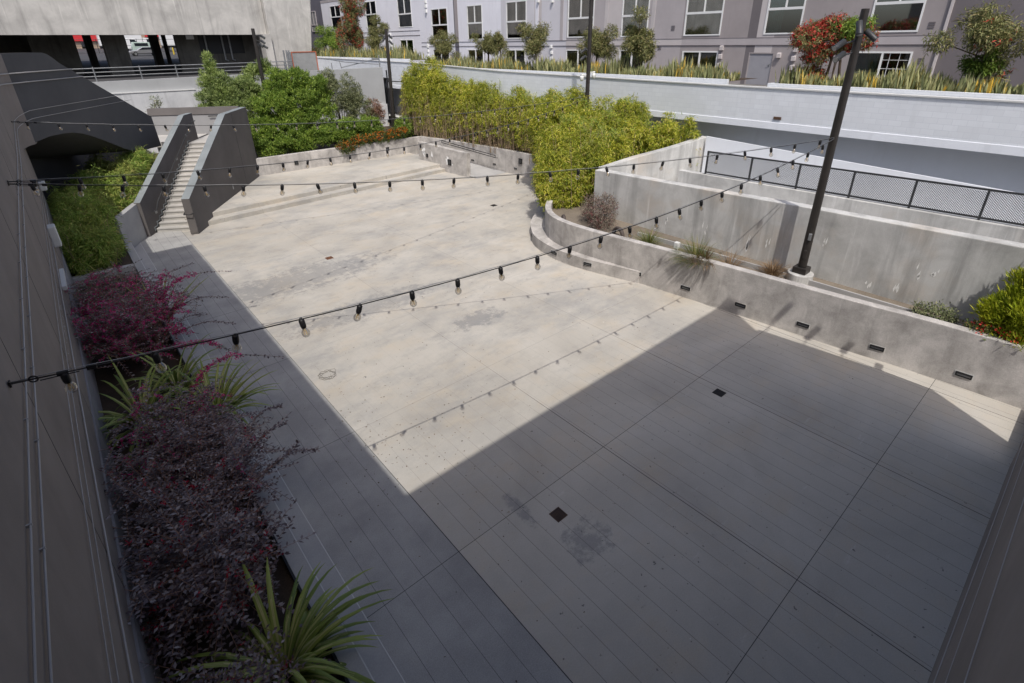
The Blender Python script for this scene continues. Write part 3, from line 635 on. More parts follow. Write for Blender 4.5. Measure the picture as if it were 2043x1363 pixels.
spot(lp,T-sd*.46+Vector((-.1,-.05,-.82)),-sd*.7+Vector((-.3,-.2,-.45)),T+Vector((0,0,-.72)))
spot(lp,T-sd*.44+Vector((-.1,-.1,-1.1)),-sd*.7+Vector((-.35,-.3,-.4)),T+Vector((0,0,-1.0)))
CPx,CPy=22.5,19.81
cp=post('lamp_post','bronze lamp post with white cameras rising out of the bamboo hedge',(CPx,CPy,1.1),(CPx,CPy+.05,11.2),.12,.1)
for z,s in ((7.55,1),(7.2,1)):
    spot(cp,Vector((CPx,CPy,z))-sd*.3,-sd*.7+Vector((-.3,-.2,-.5)),(CPx,CPy,z+.05))
for z,s in ((6.2,-.35),(6.32,.28)):
    c=Vector((CPx,CPy,z))+sd*s
    o=reparent(MB().lathe([(.02,.1),(.1,.1),(.11,.0),(.1,-.1),(.06,-.16),(.01,-.17)],c,12).box(c+Vector((-.05,-.05,.08)),c+Vector((.05,.05,.2))).build('camera_dome',WPLAS,smooth=True),cp)
    b=MB().tube([c+Vector((0,0,.15)),(CPx,CPy,z+.15)],.03,6).build('bracket',WPLAS); b.parent=o
Q=at(770,58,y=38); Q2=at(787,262,y=38)
p3=post('lamp_post','slim bronze lamp post left of the bamboo hedge behind the orange flowers',(Q2.x,38,1.2),(Q.x,38,Q.z),.15,.11)
for z,s in ((Q.z-.5,.25),(Q.z-.9,.25),(Q.z-.7,-.25)): spot(p3,Vector((Q.x,38,z))+sd*s,sd*s+Vector((-.1,-.2,-.3)),(Q.x,38,z+.1))
reparent(MB().box((Q2.x-.22,37.75,1.9),(Q2.x+.1,38.0,2.9)).build('junction_box',POLEM),p3)
Q=at(504,57,y=40); Q2=at(523,172,y=40)
p4=post('lamp_post','bronze lamp post with floodlights among the trees in front of the concrete overpass',(Q2.x+.12,40,1.2),(Q.x,40,Q.z),.15,.11)
for z,s in ((Q.z-.5,.5),(Q.z-.8,.45),(Q.z-1.1,.55),(Q.z-1.0,.3)): spot(p4,Vector((Q.x,39.9,z))+sd*s,sd*s+Vector((-.1,-.2,-.3)),(Q.x,40,z+.1))
# ------------------------------------------------------------------ festoon lights
GL=bpy.data.materials.new('bulb_glass'); GL.use_nodes=True; n=GL.node_tree
tb=n.nodes.new('ShaderNodeBsdfTransparent'); tb.inputs[0].default_value=(.93,.91,.87,1); gb=n.nodes.new('ShaderNodeBsdfGlossy'); gb.inputs['Roughness'].default_value=.06
fr_=n.nodes.new('ShaderNodeLayerWeight'); fr_.inputs[0].default_value=.35; mx=n.nodes.new('ShaderNodeMixShader')
n.links.new(mth(n,'ADD',mth(n,'MULTIPLY',fr_.outputs['Facing'],.75),.1),mx.inputs[0]); n.links.new(tb.outputs[0],mx.inputs[1]); n.links.new(gb.outputs[0],mx.inputs[2]); n.links.new(mx.outputs[0],n.nodes['Material Output'].inputs[0])
FIL=plain('filament',(.75,.55,.25),.4)
def bulb_proto():
    s=MB().lathe([(.014,.02),(.03,.015),(.037,0),(.037,-.07),(.031,-.1)],n=10).tube([(0,0,.0),(0,0,.035)],.018,6).build('bulb_socket',BLACK,smooth=True)
    g=MB().lathe([(.024,-.1),(.03,-.115),(.047,-.145),(.052,-.17),(.045,-.2),(.024,-.222),(.004,-.228)],n=12).build('glass_bulb',GL,s,smooth=True)
    f=MB()
    for k in range(3):
        a=k*2.1; f.tube([(.012*math.cos(a),.012*math.sin(a),-.11),(.02*math.cos(a),.02*math.sin(a),-.19)],.0035,5)
    f.tube([(0,0,-.1),(0,0,-.14)],.009,6); q=f.build('filament',FIL,s); return s
BP=None
def festoon(A,B,sag,n,label,r=.008,skip=()):
    global BP
    A=Vector(A);B=Vector(B); root=empty('festoon_lights',A,label,'string lights','strings of bulbs slung across the plaza')
    f=lambda t: A.lerp(B,t)-Vector((0,0,sag*4*t*(1-t)))
    reparent(MB().tube([f(k/60) for k in range(61)],r,6).build('cable',BLACK,smooth=True),root)
    reparent(MB().tube([f(k/60)+Vector((0,0,.012+.016*abs(math.sin(k*.9)))) for k in range(61)],.0045,5).build('support_wire',GALV,smooth=True),root)
    L=(B-A).length; k=0; t=.38/L
    while t<1-.3/L:
        if BP is None: BP=bulb_proto(); o=BP
        else: o=copy_tree(BP)
        o.parent=root; o.matrix_parent_inverse=Matrix.Identity(4); p=f(t); o.location=p-A-Vector((0,0,.02))
        o.rotation_euler=(random.gauss(0,.13),random.gauss(0,.13),random.uniform(0,6)); t+=random.uniform(.74,.82)/L
    # turnbuckle and hook at the wall end
    dd=(f(.02)-A).normalized(); sw=dd.cross(Vector((0,0,1))).normalized(); m=MB().obox(A+Vector((-.005,0,0)),(1,0,0),(0,1,0),(0,0,1),.008,.028,.028)
    m.tube([A+dd*.16+(dd*math.cos(q)+Vector((0,0,1))*math.sin(q))*.032 for q in np.linspace(0,6.2,14)],.008,5)
    m.tube([A,A+dd*.12],.01,6); m.tube([A+dd*.2,A+dd*.5],.006,5); m.tube([A+dd*.2+Vector((0,0,-.03)),A+dd*.5+Vector((0,0,-.02))],.006,5); m.tube([A+dd*.33,A+dd*.42],.024,8); m.obox(A+dd*.6,dd,sw,(0,0,1),.04,.018,.022)
    reparent(m.build('turnbuckle',BLACK),root); return root
TA=Vector((16.35,5.27,5.44))
festoon((-.98,6.14,5.13),TA,.55,22,'nearest string of bulbs, from the left wall to the right lamp post across the foreground')
festoon((-.98,14.3,5.53),TA+Vector((0,0,.03)),.46,24,'level string of bulbs passing in front of the stair to the right lamp post')
festoon((-.98,14.38,5.56),(CPx-.1,CPy,5.15),.78,24,'string of bulbs sharing a wall hook and climbing to the post in the bamboo')
festoon((-.98,24.6,5.75),(CPx-.1,CPy,5.25),.62,24,'farthest string of bulbs, high above the stair and the green shrubs')
#@@BACKGROUND
# ------------------------------------------------------------------ apartment building
XF=31.0
apt=empty('apartment_building',(XF,20,5.6),'long grey and lilac apartment block with white framed windows above the podium','building')
LIL=stucco('lilac_render',(.74,.74,.80),.05); LIL2=stucco('pale_grey_render',(.60,.59,.63),.06)
MAUVE=stucco('mauve_grey_render',(.42,.39,.40),.08); MAUVE2=stucco('taupe_render',(.33,.30,.302),.1); STRIP=stucco('light_strip_render',(.52,.485,.485),.06)
DARKR=stucco('charcoal_render',(.165,.15,.158),.1); VIOLET=stucco('violet_strip_and_shade',(.13,.125,.15),.08)  # violet colours a facade strip and paints shade into the block's far end
PANE=bpy.data.materials.new('window_glass'); PANE.use_nodes=True; n=PANE.node_tree
tb=n.nodes.new('ShaderNodeBsdfTransparent'); tb.inputs[0].default_value=(.62,.68,.68,1); gb=n.nodes.new('ShaderNodeBsdfGlossy'); gb.inputs['Roughness'].default_value=.03
fr_=n.nodes.new('ShaderNodeFresnel'); fr_.inputs[0].default_value=1.6; mx=n.nodes.new('ShaderNodeMixShader')
n.links.new(mth(n,'ADD',fr_.outputs[0],.2),mx.inputs[0]); n.links.new(tb.outputs[0],mx.inputs[1]); n.links.new(gb.outputs[0],mx.inputs[2]); n.links.new(mx.outputs[0],n.nodes['Material Output'].inputs[0])
CURT=plain('teal_curtain',(.25,.52,.45),.9,0,.25); BLIND=plain('pale_blind',(.6,.6,.58),.8,0,.1); ROOM=plain('dark_room',(.2,.2,.205),.9)
fy=lambda px,py=70: at(px,py,x=XF).y
# windows: photo px left, right, then bottom z, crossbar z, top z
W=[]
for (a,b,zb_,zc) in ((664,684,9.62,11.1),(733,755,9.58,11.0),(797,824,9.5,10.75),(862,894,8.22,9.55),(933,963,8.22,9.55),(1010.5,1050.5,8.22,9.5),(1132,1184,8.22,9.5),(1239,1292,8.2,9.47),(1364.5,1438,8.2,9.43),(1524,1597,8.2,9.43),(1731,1832,8.2,9.43)):
    W.append((fy(b,60),fy(a,60),zb_,zb_+2.75,zc))
LW=[]
for (a,b,zt_) in ((671,685,7.9),(741,759,7.95),(801,827,8.35),(865,897,7.42),(934,965,7.42),(1010,1048,7.42),(1129,1178,7.42),(1236,1285,7.42),(1361,1432,7.36),(1704,1820,7.38)):
    LW.append((fy(b,112),fy(a,112),5.85 if zt_<7.6 else 6.6,zt_,None))
DOOR=(fy(1539,140),fy(1489,140),5.62,7.3)
holes=[(a,b,c,dd) for a,b,c,dd,_ in W+LW]+[DOOR]
# panels of colour along the wall
pan=[(-14,6.72,5),(6.72,fy(1545),3),(fy(1545),fy(1510),4),(fy(1510),fy(1492),5),(fy(1492),fy(1360),3),(fy(1360),fy(1300),2),(fy(1300),fy(1245),2),(fy(1245),fy(1212),4),(fy(1212),fy(1130),2),(fy(1130),fy(1080),1),(fy(1080),fy(1066),4),(fy(1066),fy(1000),1),(fy(1000),fy(915),0),(fy(915),fy(907),6),(fy(907),74.0,0)]
mats=[LIL,LIL2,MAUVE,MAUVE2,STRIP,DARKR,VIOLET]
yc=sorted(set([p[0] for p in pan]+[74.0]+[h[0] for h in holes]+[h[1] for h in holes])); zc_=sorted(set([5.55,12.8]+[h[2] for h in holes]+[h[3] for h in holes]))
m=MB()
for i in range(len(yc)-1):
    y0,y1=yc[i],yc[i+1]; ym=(y0+y1)/2; mi=[p[2] for p in pan if p[0]<=ym<=p[1]][0]
    run=None
    for j in range(len(zc_)):
        open_=True
        if j<len(zc_)-1:
            zm=(zc_[j]+zc_[j+1])/2; open_=any(h[0]<ym<h[1] and h[2]<zm<h[3] for h in holes)
        if not open_ and run is None: run=zc_[j]
        if open_ and run is not None:
            z=zc_[j]; m.add([(XF,y0,run),(XF,y1,run),(XF,y1,z),(XF,y0,z)],[(0,1,2,3)],mi); run=None
for (a,b,c,dd) in holes:
    mi=[p[2] for p in pan if p[0]<=(a+b)/2<=p[1]][0]
    m.add([(XF,a,c),(XF,b,c),(XF,b,dd),(XF,a,dd),(XF+.16,a,c),(XF+.16,b,c),(XF+.16,b,dd),(XF+.16,a,dd)],[(0,1,5,4),(1,2,6,5),(2,3,7,6),(3,0,4,7)],mi)
wobj=reparent(m.build('wall',mats),apt)
# solid back, roof and ends of the block
reparent(MB().box((XF+2.2,-14,5.5),(XF+12,74,12.75)).build('core',ROOM),apt)
reparent(MB().box((XF-.02,-14,12.8),(XF+12,74,13.1)).build('roof',MAUVE),apt)
reparent(MB().box((XF,74.0,5.55),(XF+12,74.2,12.8)).build('end_wall',VIOLET),apt)
reparent(MB().box((XF+1.2,74.2,5.55),(XF+8,120,16)).build('end_wing',VIOLET),apt)  # shade on this wing is put into its dark wall colour
for (y0,y1,z0,z1) in ((79,81,9.6,12.2),(86,88,9.6,12.2)):
    q=MB().box((XF+1.1,y0,z0),(XF+1.2,y1,z0+.1)).box((XF+1.1,y0,z1-.1),(XF+1.2,y1,z1)).box((XF+1.1,y0,z0+.1),(XF+1.2,y0+.1,z1-.1)).box((XF+1.1,y1-.1,z0+.1),(XF+1.2,y1,z1-.1)).box((XF+1.1,(y0+y1)/2-.04,z0+.9),(XF+1.2,(y0+y1)/2+.04,z1-.1)).box((XF+1.1,y0+.1,z0+.8),(XF+1.2,y1-.1,z0+.9)).build('window',MAUVE); reparent(q,apt)
    g=MB().box((XF+1.16,y0+.1,z0+.1),(XF+1.19,y1-.1,z1-.1)).build('pane',ROOM); g.parent=q
# band courses and joints
reparent(MB().box((XF-.035,6.75,7.66),(XF+.0,fy(840),7.69)).box((XF-.035,6.75,8.04),(XF,fy(840),8.06)).box((XF-.03,fy(838),8.7),(XF,73.9,8.74)).box((XF-.03,fy(838),9.15),(XF,73.9,9.18)).build('band_joint',DARKR),apt)
reparent(MB().box((XF-.025,6.75,7.69),(XF,fy(1362),8.04)).build('band',MAUVE),apt)
reparent(MB().box((XF-.02,fy(1362),7.69),(XF,fy(1130),8.04)).build('band',STRIP),apt)
reparent(MB().box((XF-.10,6.62,5.6),(XF,6.72,12.8)).build('corner_bead',STRIP),apt)
for px in (1243,1217,1128,1070,1040,912): pass
for (px,w_,mt) in ((1300,.28,STRIP),(1208,.3,STRIP),(1120,.3,MAUVE),(1071,.35,LIL),(912,.5,MAUVE2)):
    y=fy(px); reparent(MB().box((XF-.02,y-w_/2,8.06),(XF,y+w_/2,12.8)).build('pilaster_strip',mt),apt)
CU=[0,0,1,0,0,1,2,0,2,0,2, 2,0,0,1,2,0,2,1,2,0]
for i,(a,b,z0,z1,zm) in enumerate(W+LW):
    fo=MB(); wd=.075; x0,x1=XF-.03,XF+.09
    fo.box((x0,a,z0),(x1,a+wd,z1)).box((x0,b-wd,z0),(x1,b,z1)).box((x0,a+wd,z0),(x1,b-wd,z0+wd)).box((x0,a+wd,z1-wd),(x1,b-wd,z1))
    ym=(a+b)/2
    if zm: fo.box((x0,a+wd,zm-.06),(x1,b-wd,zm+.06)); fo.box((x0,ym-.035,zm+.06),(x1,ym+.035,z1-wd))
    else: fo.box((x0,ym-.04,z0+wd),(x1,ym+.04,z1-wd))
    wo=reparent(fo.build('window',WHITE),apt)
    g=MB().box((XF+.03,a+wd,z0+wd),(XF+.04,b-wd,z1-wd)).build('pane',PANE); g.parent=wo
    r=MB().add([(XF+.16,a,z0),(XF+.16,b,z0),(XF+.16,b,z1),(XF+.16,a,z1),(XF+2.1,a-.6,z0-.3),(XF+2.1,b+.6,z0-.3),(XF+2.1,b+.6,z1+.2),(XF+2.1,a-.6,z1+.2)],[(0,1,5,4),(1,2,6,5),(2,3,7,6),(3,0,4,7),(4,5,6,7)]).build('room',ROOM); r.parent=wo
    c=CU[i%len(CU)]
    if c<2:
        cm=MB(); ww=(b-a); y1=b-.08; y0=b-ww*(.42 if c==0 else .6); nn=14
        for k in range(nn):
            u0=y0+(y1-y0)*k/nn; u1=y0+(y1-y0)*(k+1)/nn; q=.03*(k%2); q2=.03*((k+1)%2)
            cm.add([(XF+.2+q,u0,z0+.05),(XF+.2+q2,u1,z0+.05),(XF+.2+q2,u1,z1-.1),(XF+.2+q,u0,z1-.1)],[(0,1,2,3)])
        c_=cm.build('curtain',CURT if c==0 else BLIND); c_.parent=wo
    elif i in (6,8,15,17):
        cm=MB()
        for k in range(9): cm.obox((XF+.24,(a+b)/2,z1-.15-k*.09),(0,1,0),(1,0,.5),(0,0,1),(b-a)/2-.1,.03,.004)
        c_=cm.build('blind',BLIND); c_.parent=wo
# the divided sash in the right hand lower window
a,b,z0,z1,_=LW[-1]; m=MB()
for k in (1,2): m.box((XF+.02,a+.08+(b-a)*.5*k/3,z0),(XF+.03,a+.1+(b-a)*.5*k/3,z1-.08))
for k in (1,2,3): m.box((XF+.02,a+.08,z0+k*(z1-z0)/4),(XF+.03,a+(b-a)*.5,z0+.02+k*(z1-z0)/4))
reparent(m.build('glazing_bar',WHITE),apt)
a,b,z0,z1=DOOR; dr=reparent(MB().box((XF+.03,a+.06,z0),(XF+.08,b-.06,z1-.06)).build('door',plain('grey_door',(.30,.30,.33),.5,0,.05),bevel=.004),apt)
h=MB().box((XF+.0,a+.16,z0+1.0),(XF+.03,a+.22,z0+1.12)).tube([(XF-.02,a+.18,z0+1.05),(XF-.02,a+.3,z0+1.05)],.015,6).build('handle',GALV); h.parent=dr
h=MB().box((XF-.01,a,z0),(XF+.1,a+.06,z1)).box((XF-.01,b-.06,z0),(XF+.1,b,z1)).box((XF-.01,a+.06,z1-.06),(XF+.1,b-.06,z1)).build('door_frame',MAUVE2); h.parent=dr
for px,py in ((1441,97),(1438,114),(1435.5,131),(1588,100),(1584,118),(1581,136),(1101,94),(1101.5,105.5),(1101,117),(855,93),(855,102),(855,111),(779,70),(780,81),(781,91),(850,4),(850.5,13),(851,23),(1075,3),(1103,3),(1555,112)):
    p=at(px,py,x=XF); s_=.17 if px>1300 else .15 if px>1050 else .22
    reparent(MB().ext([(XF,p.y-s_*.55,p.z+s_),(XF-.16,p.y-s_*.55,p.z+s_*.75),(XF-.16,p.y-s_*.55,p.z-s_*.5),(XF,p.y-s_*.55,p.z-s_*.5)],(0,s_*1.1,0)).build('vent_hood',STRIP if px>1300 else WHITE),apt)
for px,py in ((1343,56),(1859,50),(1837,122),(1316,95)):
    p=at(px,py,x=XF); m=MB()
    for k in range(3): m.box((XF-.025,p.y-.12,p.z-.12+k*.1),(XF,p.y+.12,p.z-.07+k*.1))
    reparent(m.build('louvre_vent',DARKR),apt)
# pipes of the planter beside the door
# ------------------------------------------------------------------ grey retaining wall and railing behind the trees
gw=empty('grey_retaining_wall',(10,44,1.2),'grey painted retaining wall with a white lower face behind the green shrubs','wall')
reparent(MB().ext([(-4,44.2,5.25),(23.2,44.2,3.1),(23.2,44.2,6.12),(-4,44.2,5.9)],(0,.4,0)).build('upper_band',WGREY),gw)
reparent(MB().ext([(-4,44.0,0),(23.2,44.0,0),(23.2,44.0,3.1),(8.4,44,5.17),(-4,44.0,5.25)],(0,.35,0)).build('lower_face',WWHITE),gw)
reparent(MB().ext([(-4,43.96,5.25),(8.4,43.96,5.17),(8.4,43.96,5.23),(-4,43.96,5.31)],(0,.24,0)).build('white_edge',WLINE),gw)
rl=empty('street_railing',(8,44.4,6),'grey three bar metal railing along the street edge under the overpass','railing')
for z in (6.28,6.52,6.76): reparent(MB().tube([(-4,44.4,z-.04),(15.6,44.4,z+.06)],.03,6).build('rail',GALV),rl)
for x in (-2,.5,3,5.5,7.6,10,12.6,15): reparent(MB().box((x-.03,44.36,5.9),(x+.03,44.44,6.85)).build('post',GALV),rl)
hb=empty('hoarding_box',(16.8,45,6),'grey plywood hoarding box with orange red trim in front of the concrete pier','box')
reparent(MB().box((15.9,45,6.0),(17.85,46.3,7.45)).build('panels',plain('grey_plywood',(.27,.275,.275),.7,0,.12)),hb)
OR=plain('orange_red_trim',(.42,.12,.06),.6)
for a,b in (((15.86,44.97,6.0),(15.92,45.0,7.49)),((17.81,44.97,6.0),(17.88,45.0,7.49)),((15.92,44.97,7.42),(17.81,45.0,7.49))): reparent(MB().box(a,b).build('trim',OR),hb)
for k in (0,.22,.4): reparent(MB().tube([(15.2+k,44.7,5.9),(15.2+k,44.7,7.6)],.06,8).build('conduit_pipe',GALV),hb)
pf=empty('pipe_barrier',(20,44.5,6.1),'bent grey pipe barrier on top of the grey retaining wall','barrier')
reparent(MB().tube([(18.4,44.45,6.9),(20,44.45,6.62),(23.0,44.45,6.35)],.03,6).tube([(19.6,44.45,6.15),(19.5,44.45,6.75)],.03,6).tube([(18.8,44.45,6.1),(18.8,44.45,6.6)],.03,6).tube([(19.6,44.5,6.2),(22.6,44.5,6.75)],.045,8).build('pipes',GALV),pf)
reparent(MB().box((22.5,44.35,6.7),(23.1,44.6,6.85)).tube([(23.1,44.4,6.1),(23.1,44.4,7.1)],.05,6).build('bracket',GALV),pf)
gt=empty('side_gate',(23.6,43,1.9),'narrow dark gate frame between the grey retaining wall and the block podium','gate')
reparent(MB().tube([(23.25,43.6,1.9),(23.25,43.6,5.9)],.06,6).tube([(23.25,43.6,5.0),(23.9,42.0,5.0)],.04,6).tube([(23.25,43.6,2.4),(23.9,42.0,2.4)],.04,6).build('frame',BLACK),gt)
# ------------------------------------------------------------------ street and overpass
def street_z(y): return 5.2+max(0,(y-60))*.028
m=MB(); Y=[44.6,60,85,110,150,240,600]
for i in range(len(Y)-1): m.add([(-160,Y[i],street_z(Y[i]) if Y[i]<200 else street_z(200)),(230,Y[i],street_z(Y[i]) if Y[i]<200 else street_z(200)),(230,Y[i+1],street_z(min(Y[i+1],200))),(-160,Y[i+1],street_z(min(Y[i+1],200)))],[(0,1,2,3)])
tag(m.build('street',ASPH),kind='structure')
ov=empty('overpass',(8,62,5),'massive concrete freeway overpass with a dark underside on thick columns','overpass')
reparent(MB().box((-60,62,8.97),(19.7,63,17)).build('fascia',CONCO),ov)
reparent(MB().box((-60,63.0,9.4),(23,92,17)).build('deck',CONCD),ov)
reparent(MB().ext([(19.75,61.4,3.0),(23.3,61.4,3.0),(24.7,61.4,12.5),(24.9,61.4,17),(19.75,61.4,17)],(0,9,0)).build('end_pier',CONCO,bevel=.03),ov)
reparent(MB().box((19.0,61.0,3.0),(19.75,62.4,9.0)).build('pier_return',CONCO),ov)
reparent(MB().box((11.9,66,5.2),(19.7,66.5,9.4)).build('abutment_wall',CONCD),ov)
for x in (14.6,16.2,16.9): reparent(MB().tube([(x,65.85,9.2),(x,65.85,6.6),(x+.2,65.7,6.5)],.09,8).build('drain_pipe',GALV),ov)
reparent(MB().box((14.0,65.96,7.2),(18.3,66.0,9.0)).build('dark_opening',BLACK),ov)
reparent(MB().box((12.9,65.8,8.6),(13.6,65.9,9.1)).box((13.0,65.78,8.68),(13.5,65.8,9.02)).build('frame',WHITE),ov)
for (pa,pb,py,y) in ((222,268,140,66),(66,158,110,70),(184,199,130,74),(-90,-20,110,68),(308,323,105,80)):
    x0,x1=at(pa,py,y=y).x,at(pb,py,y=y).x
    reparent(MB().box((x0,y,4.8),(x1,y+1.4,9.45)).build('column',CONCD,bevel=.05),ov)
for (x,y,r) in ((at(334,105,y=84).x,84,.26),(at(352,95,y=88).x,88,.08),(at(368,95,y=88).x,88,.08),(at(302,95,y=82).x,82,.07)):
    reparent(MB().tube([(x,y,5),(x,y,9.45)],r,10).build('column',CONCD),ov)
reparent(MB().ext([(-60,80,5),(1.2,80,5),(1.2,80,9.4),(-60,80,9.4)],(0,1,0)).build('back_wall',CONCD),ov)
# ------------------------------------------------------------------ far side of the street
RED=plain('red_fascia',(.55,.03,.035),.5); BRICKT=plain('tan_block',(.36,.27,.2),.85,0,.15)
shop=empty('red_shop',(12,150,8),'low tan shop with a bright red fascia across the street','building')
reparent(MB().box((2,150,6),(30,158,13.5)).build('wall',BRICKT),shop)
reparent(MB().box((2,149.6,9.15),(14.4,150,12.8)).build('fascia',RED),shop)
for a_,b_ in ((14.9,15.6),(21.3,24.5)): reparent(MB().box((a_,149.6,9.9),(b_,150,12.8)).build('fascia',RED),shop)
for x in (3,6.3,9.5,20.2): reparent(MB().box((x,149.9,7.6),(x+1.9,150,9.2)).build('window',PANE),shop)
sh2=empty('white_shop',(30,152,8),'white walled shop beyond the right columns of the overpass','building')
reparent(MB().box((30,152,6),(60,160,13.5)).build('wall',plain('white_render',(.62,.64,.66),.8,0,.06)),sh2)
for x in (32,36,40,44): reparent(MB().box((x,151.9,8),(x+1.6,152,10)).build('window',PANE),sh2)
CAR=plain('silver_paint',(.42,.43,.45),.28,.6); TYRE=plain('tyre',(.02,.02,.02),.8); GLS=plain('car_glass',(.02,.025,.03),.08); TRW=plain('truck_white',(.72,.73,.74),.4)
def wheel(parent,x,y,z,r):
    o=MB().tube([(x,y-.11,z),(x,y+.11,z)],r,16).build('wheel',TYRE); reparent(o,parent)
    q=MB().tube([(x,y-.125,z),(x,y-.11,z)],r*.62,12).build('rim',GALV); q.parent=o
cy=110; cz=street_z(cy); cr=empty('parked_car',(14.9,cy,cz),'silver two door car parked side on across the street','car')
pr=[(12.75,.35),(12.8,.72),(13.9,.86),(14.7,1.3),(15.9,1.33),(16.7,.92),(17.1,.88),(17.2,.4)]
reparent(MB().ext([(x,cy-.85,cz+z) for x,z in pr],(0,1.7,0)).build('body',CAR,bevel=.06),cr)
reparent(MB().ext([(x,cy-.86,cz+z) for x,z in ((14.1,.9),(14.75,1.24),(15.85,1.26),(16.4,.93))],(0,.02,0)).build('side_window',GLS),cr)
for x in (13.6,16.3): wheel(cr,x,cy-.75,cz+.32,.32); wheel(cr,x,cy+.75,cz+.32,.32)
def truck(x,y,label,col,L=6.5):
    z=street_z(y); r=empty('box_truck',(x,y,z),label,'truck')
    reparent(MB().box((x,y-1.1,z+1.0),(x+L,y+1.1,z+4.6)).build('cargo_box',TRW,bevel=.04),r)
    reparent(MB().ext([(x+L+.1,y-1,z+.5),(x+L+2,y-1,z+.5),(x+L+2,y-1,z+1.3),(x+L+1.6,y-1,z+2.2),(x+L+.1,y-1,z+2.3)],(0,2,0)).build('cab',col,bevel=.06),r)
    reparent(MB().ext([(x+L+.7,y-1.02,z+1.35),(x+L+1.85,y-1.02,z+1.35),(x+L+1.5,y-1.02,z+2.05),(x+L+.7,y-1.02,z+2.1)],(0,.02,0)).build('cab_window',GLS),r)
    for k in (1.2,L+1.1): wheel(r,x+k,y-1.0,z+.45,.45)
    reparent(MB().box((x,y-.9,z+.6),(x+L,y+.9,z+1.0)).build('chassis',BLACK),r)
truck(at(197,85,y=128).x,128,'white box truck standing behind the wide overpass column',TRW,4.0)
truck(at(232,85,y=132).x,132,'white box truck with a pale cab behind the silver car',TRW,4.2)
truck(at(322,85,y=126).x,126,'white box truck seen between the thin right columns',TRW,4.5)
vy=119; vz=street_z(vy); vn=empty('parked_van',(16,vy,vz),'pale green van parked behind the silver car','van')
VG=plain('pale_green_paint',(.4,.5,.45),.35)
reparent(MB().ext([(14.5,vy-.9,vz+.4),(18.2,vy-.9,vz+.4),(18.2,vy-.9,vz+1.0),(17.7,vy-.9,vz+1.1),(17.2,vy-.9,vz+1.8),(14.7,vy-.9,vz+1.85),(14.5,vy-.9,vz+1.1)],(0,1.8,0)).build('body',VG,bevel=.06),vn)
reparent(MB().box((14.9,vy-.92,vz+1.2),(16.9,vy-.9,vz+1.68)).build('side_window',GLS),vn)
for x in (15.2,17.5): wheel(vn,x,vy-.8,vz+.35,.35)
fc=empty('street_fence',(12,122,8),'thin wire fence on posts along the far side of the street','fence')
for x in range(4,34,3): reparent(MB().tube([(x,123,street_z(123)),(x,123,street_z(123)+2.3)],.05,6).build('post',DGREY),fc)
for k in (.1,1.2,2.2): reparent(MB().tube([(4,123,street_z(123)+k),(33,123,street_z(123)+k)],.03,5).build('rail',DGREY),fc)
YEL=plain('yellow_paint',(.6,.45,.04),.5)
for i,(x,y) in enumerate(((19.5,112),(20.6,112.5),(26.5,112))):
    b=MB().lathe([(.12,0),(.12,1.0),(.08,1.08),(.01,1.1)],(x,y,street_z(y)),10).build('bollard',YEL); tag(b,['yellow bollard left of the thin columns under the overpass','yellow bollard right beside the thin columns','yellow bollard farthest right beyond the columns'][i],'bollard')
cn=MB().lathe([(.35,0),(.35,.05),(.2,.06),(.05,.7),(.01,.72)],(10.1,104,street_z(104)),10).build('traffic_cone',plain('cone_orange',(.7,.16,.04),.5)); tag(cn,'orange traffic cone left of the wide overpass column','cone')
#@@ENDBG
#@@FOLIAGE
# ------------------------------------------------------------------ vegetation
def rdir(n):
    v=rng.normal(size=(n,3)); return unit(v)
def lobe_points(lobes, n, rmin=.55):
    """cluster centres spread through a set of ellipsoids, denser near their skins"""
    lobes=np.array(lobes,float); vol=np.prod(lobes[:,3:6],axis=1)**(2/3); k=rng.choice(len(lobes),n,p=vol/vol.sum())
    v=rdir(n); r=rmin+(1-rmin)*rng.random(n)**.6; P=lobes[k,:3]+v*r[:,None]*lobes[k,3:6]; return P,v,k
def puffs(lobes, k, fr, flat=.8):
    out=[]
    for l in lobes:
        n=max(3,int(k)); v=rdir(n); r=.5+.45*rng.random(n)
        for a,q in zip(v,r): f=fr*(.7+.6*rng.random()); out.append((l[0]+a[0]*l[3]*q,l[1]+a[1]*l[4]*q,l[2]+a[2]*l[5]*q,l[3]*f,l[4]*f,l[5]*f*flat))
    return out
def rosettes(C, O, m, spread, L, W, up=.2, droop=0., jit=.06):
    """m leaves fanned about each cluster centre C, facing outward O"""
    n=len(C); P=np.repeat(C,m,0)+rng.normal(size=(n*m,3))*jit; o=np.repeat(O,m,0)
    D=unit(o*(1-spread)+rdir(n*m)*spread+np.array([0,0,up-droop])); N=unit(rdir(n*m)*.6+np.array([0,0,1])+o*.5)
    l=L*(.6+.8*rng.random(n*m)); return P,D,N,l,W*(.7+.6*rng.random(n*m))
def branches(base, tips, r0, r1, bow=.25, n=6):
    m=MB(); base=np.array(base)
    for t in tips:
        b=base+rng.normal(size=3)*np.array([.06,.06,0]); mid=(b+t)/2+np.array([0,0,bow*np.linalg.norm(t-b)])*.5+rng.normal(size=3)*.05
        path=[tuple((1-u)**2*b+2*u*(1-u)*mid+u*u*np.array(t)) for u in np.linspace(0,1,n)]
        m.tube(path,[r0+(r1-r0)*u for u in np.linspace(0,1,n)],5)
    return m
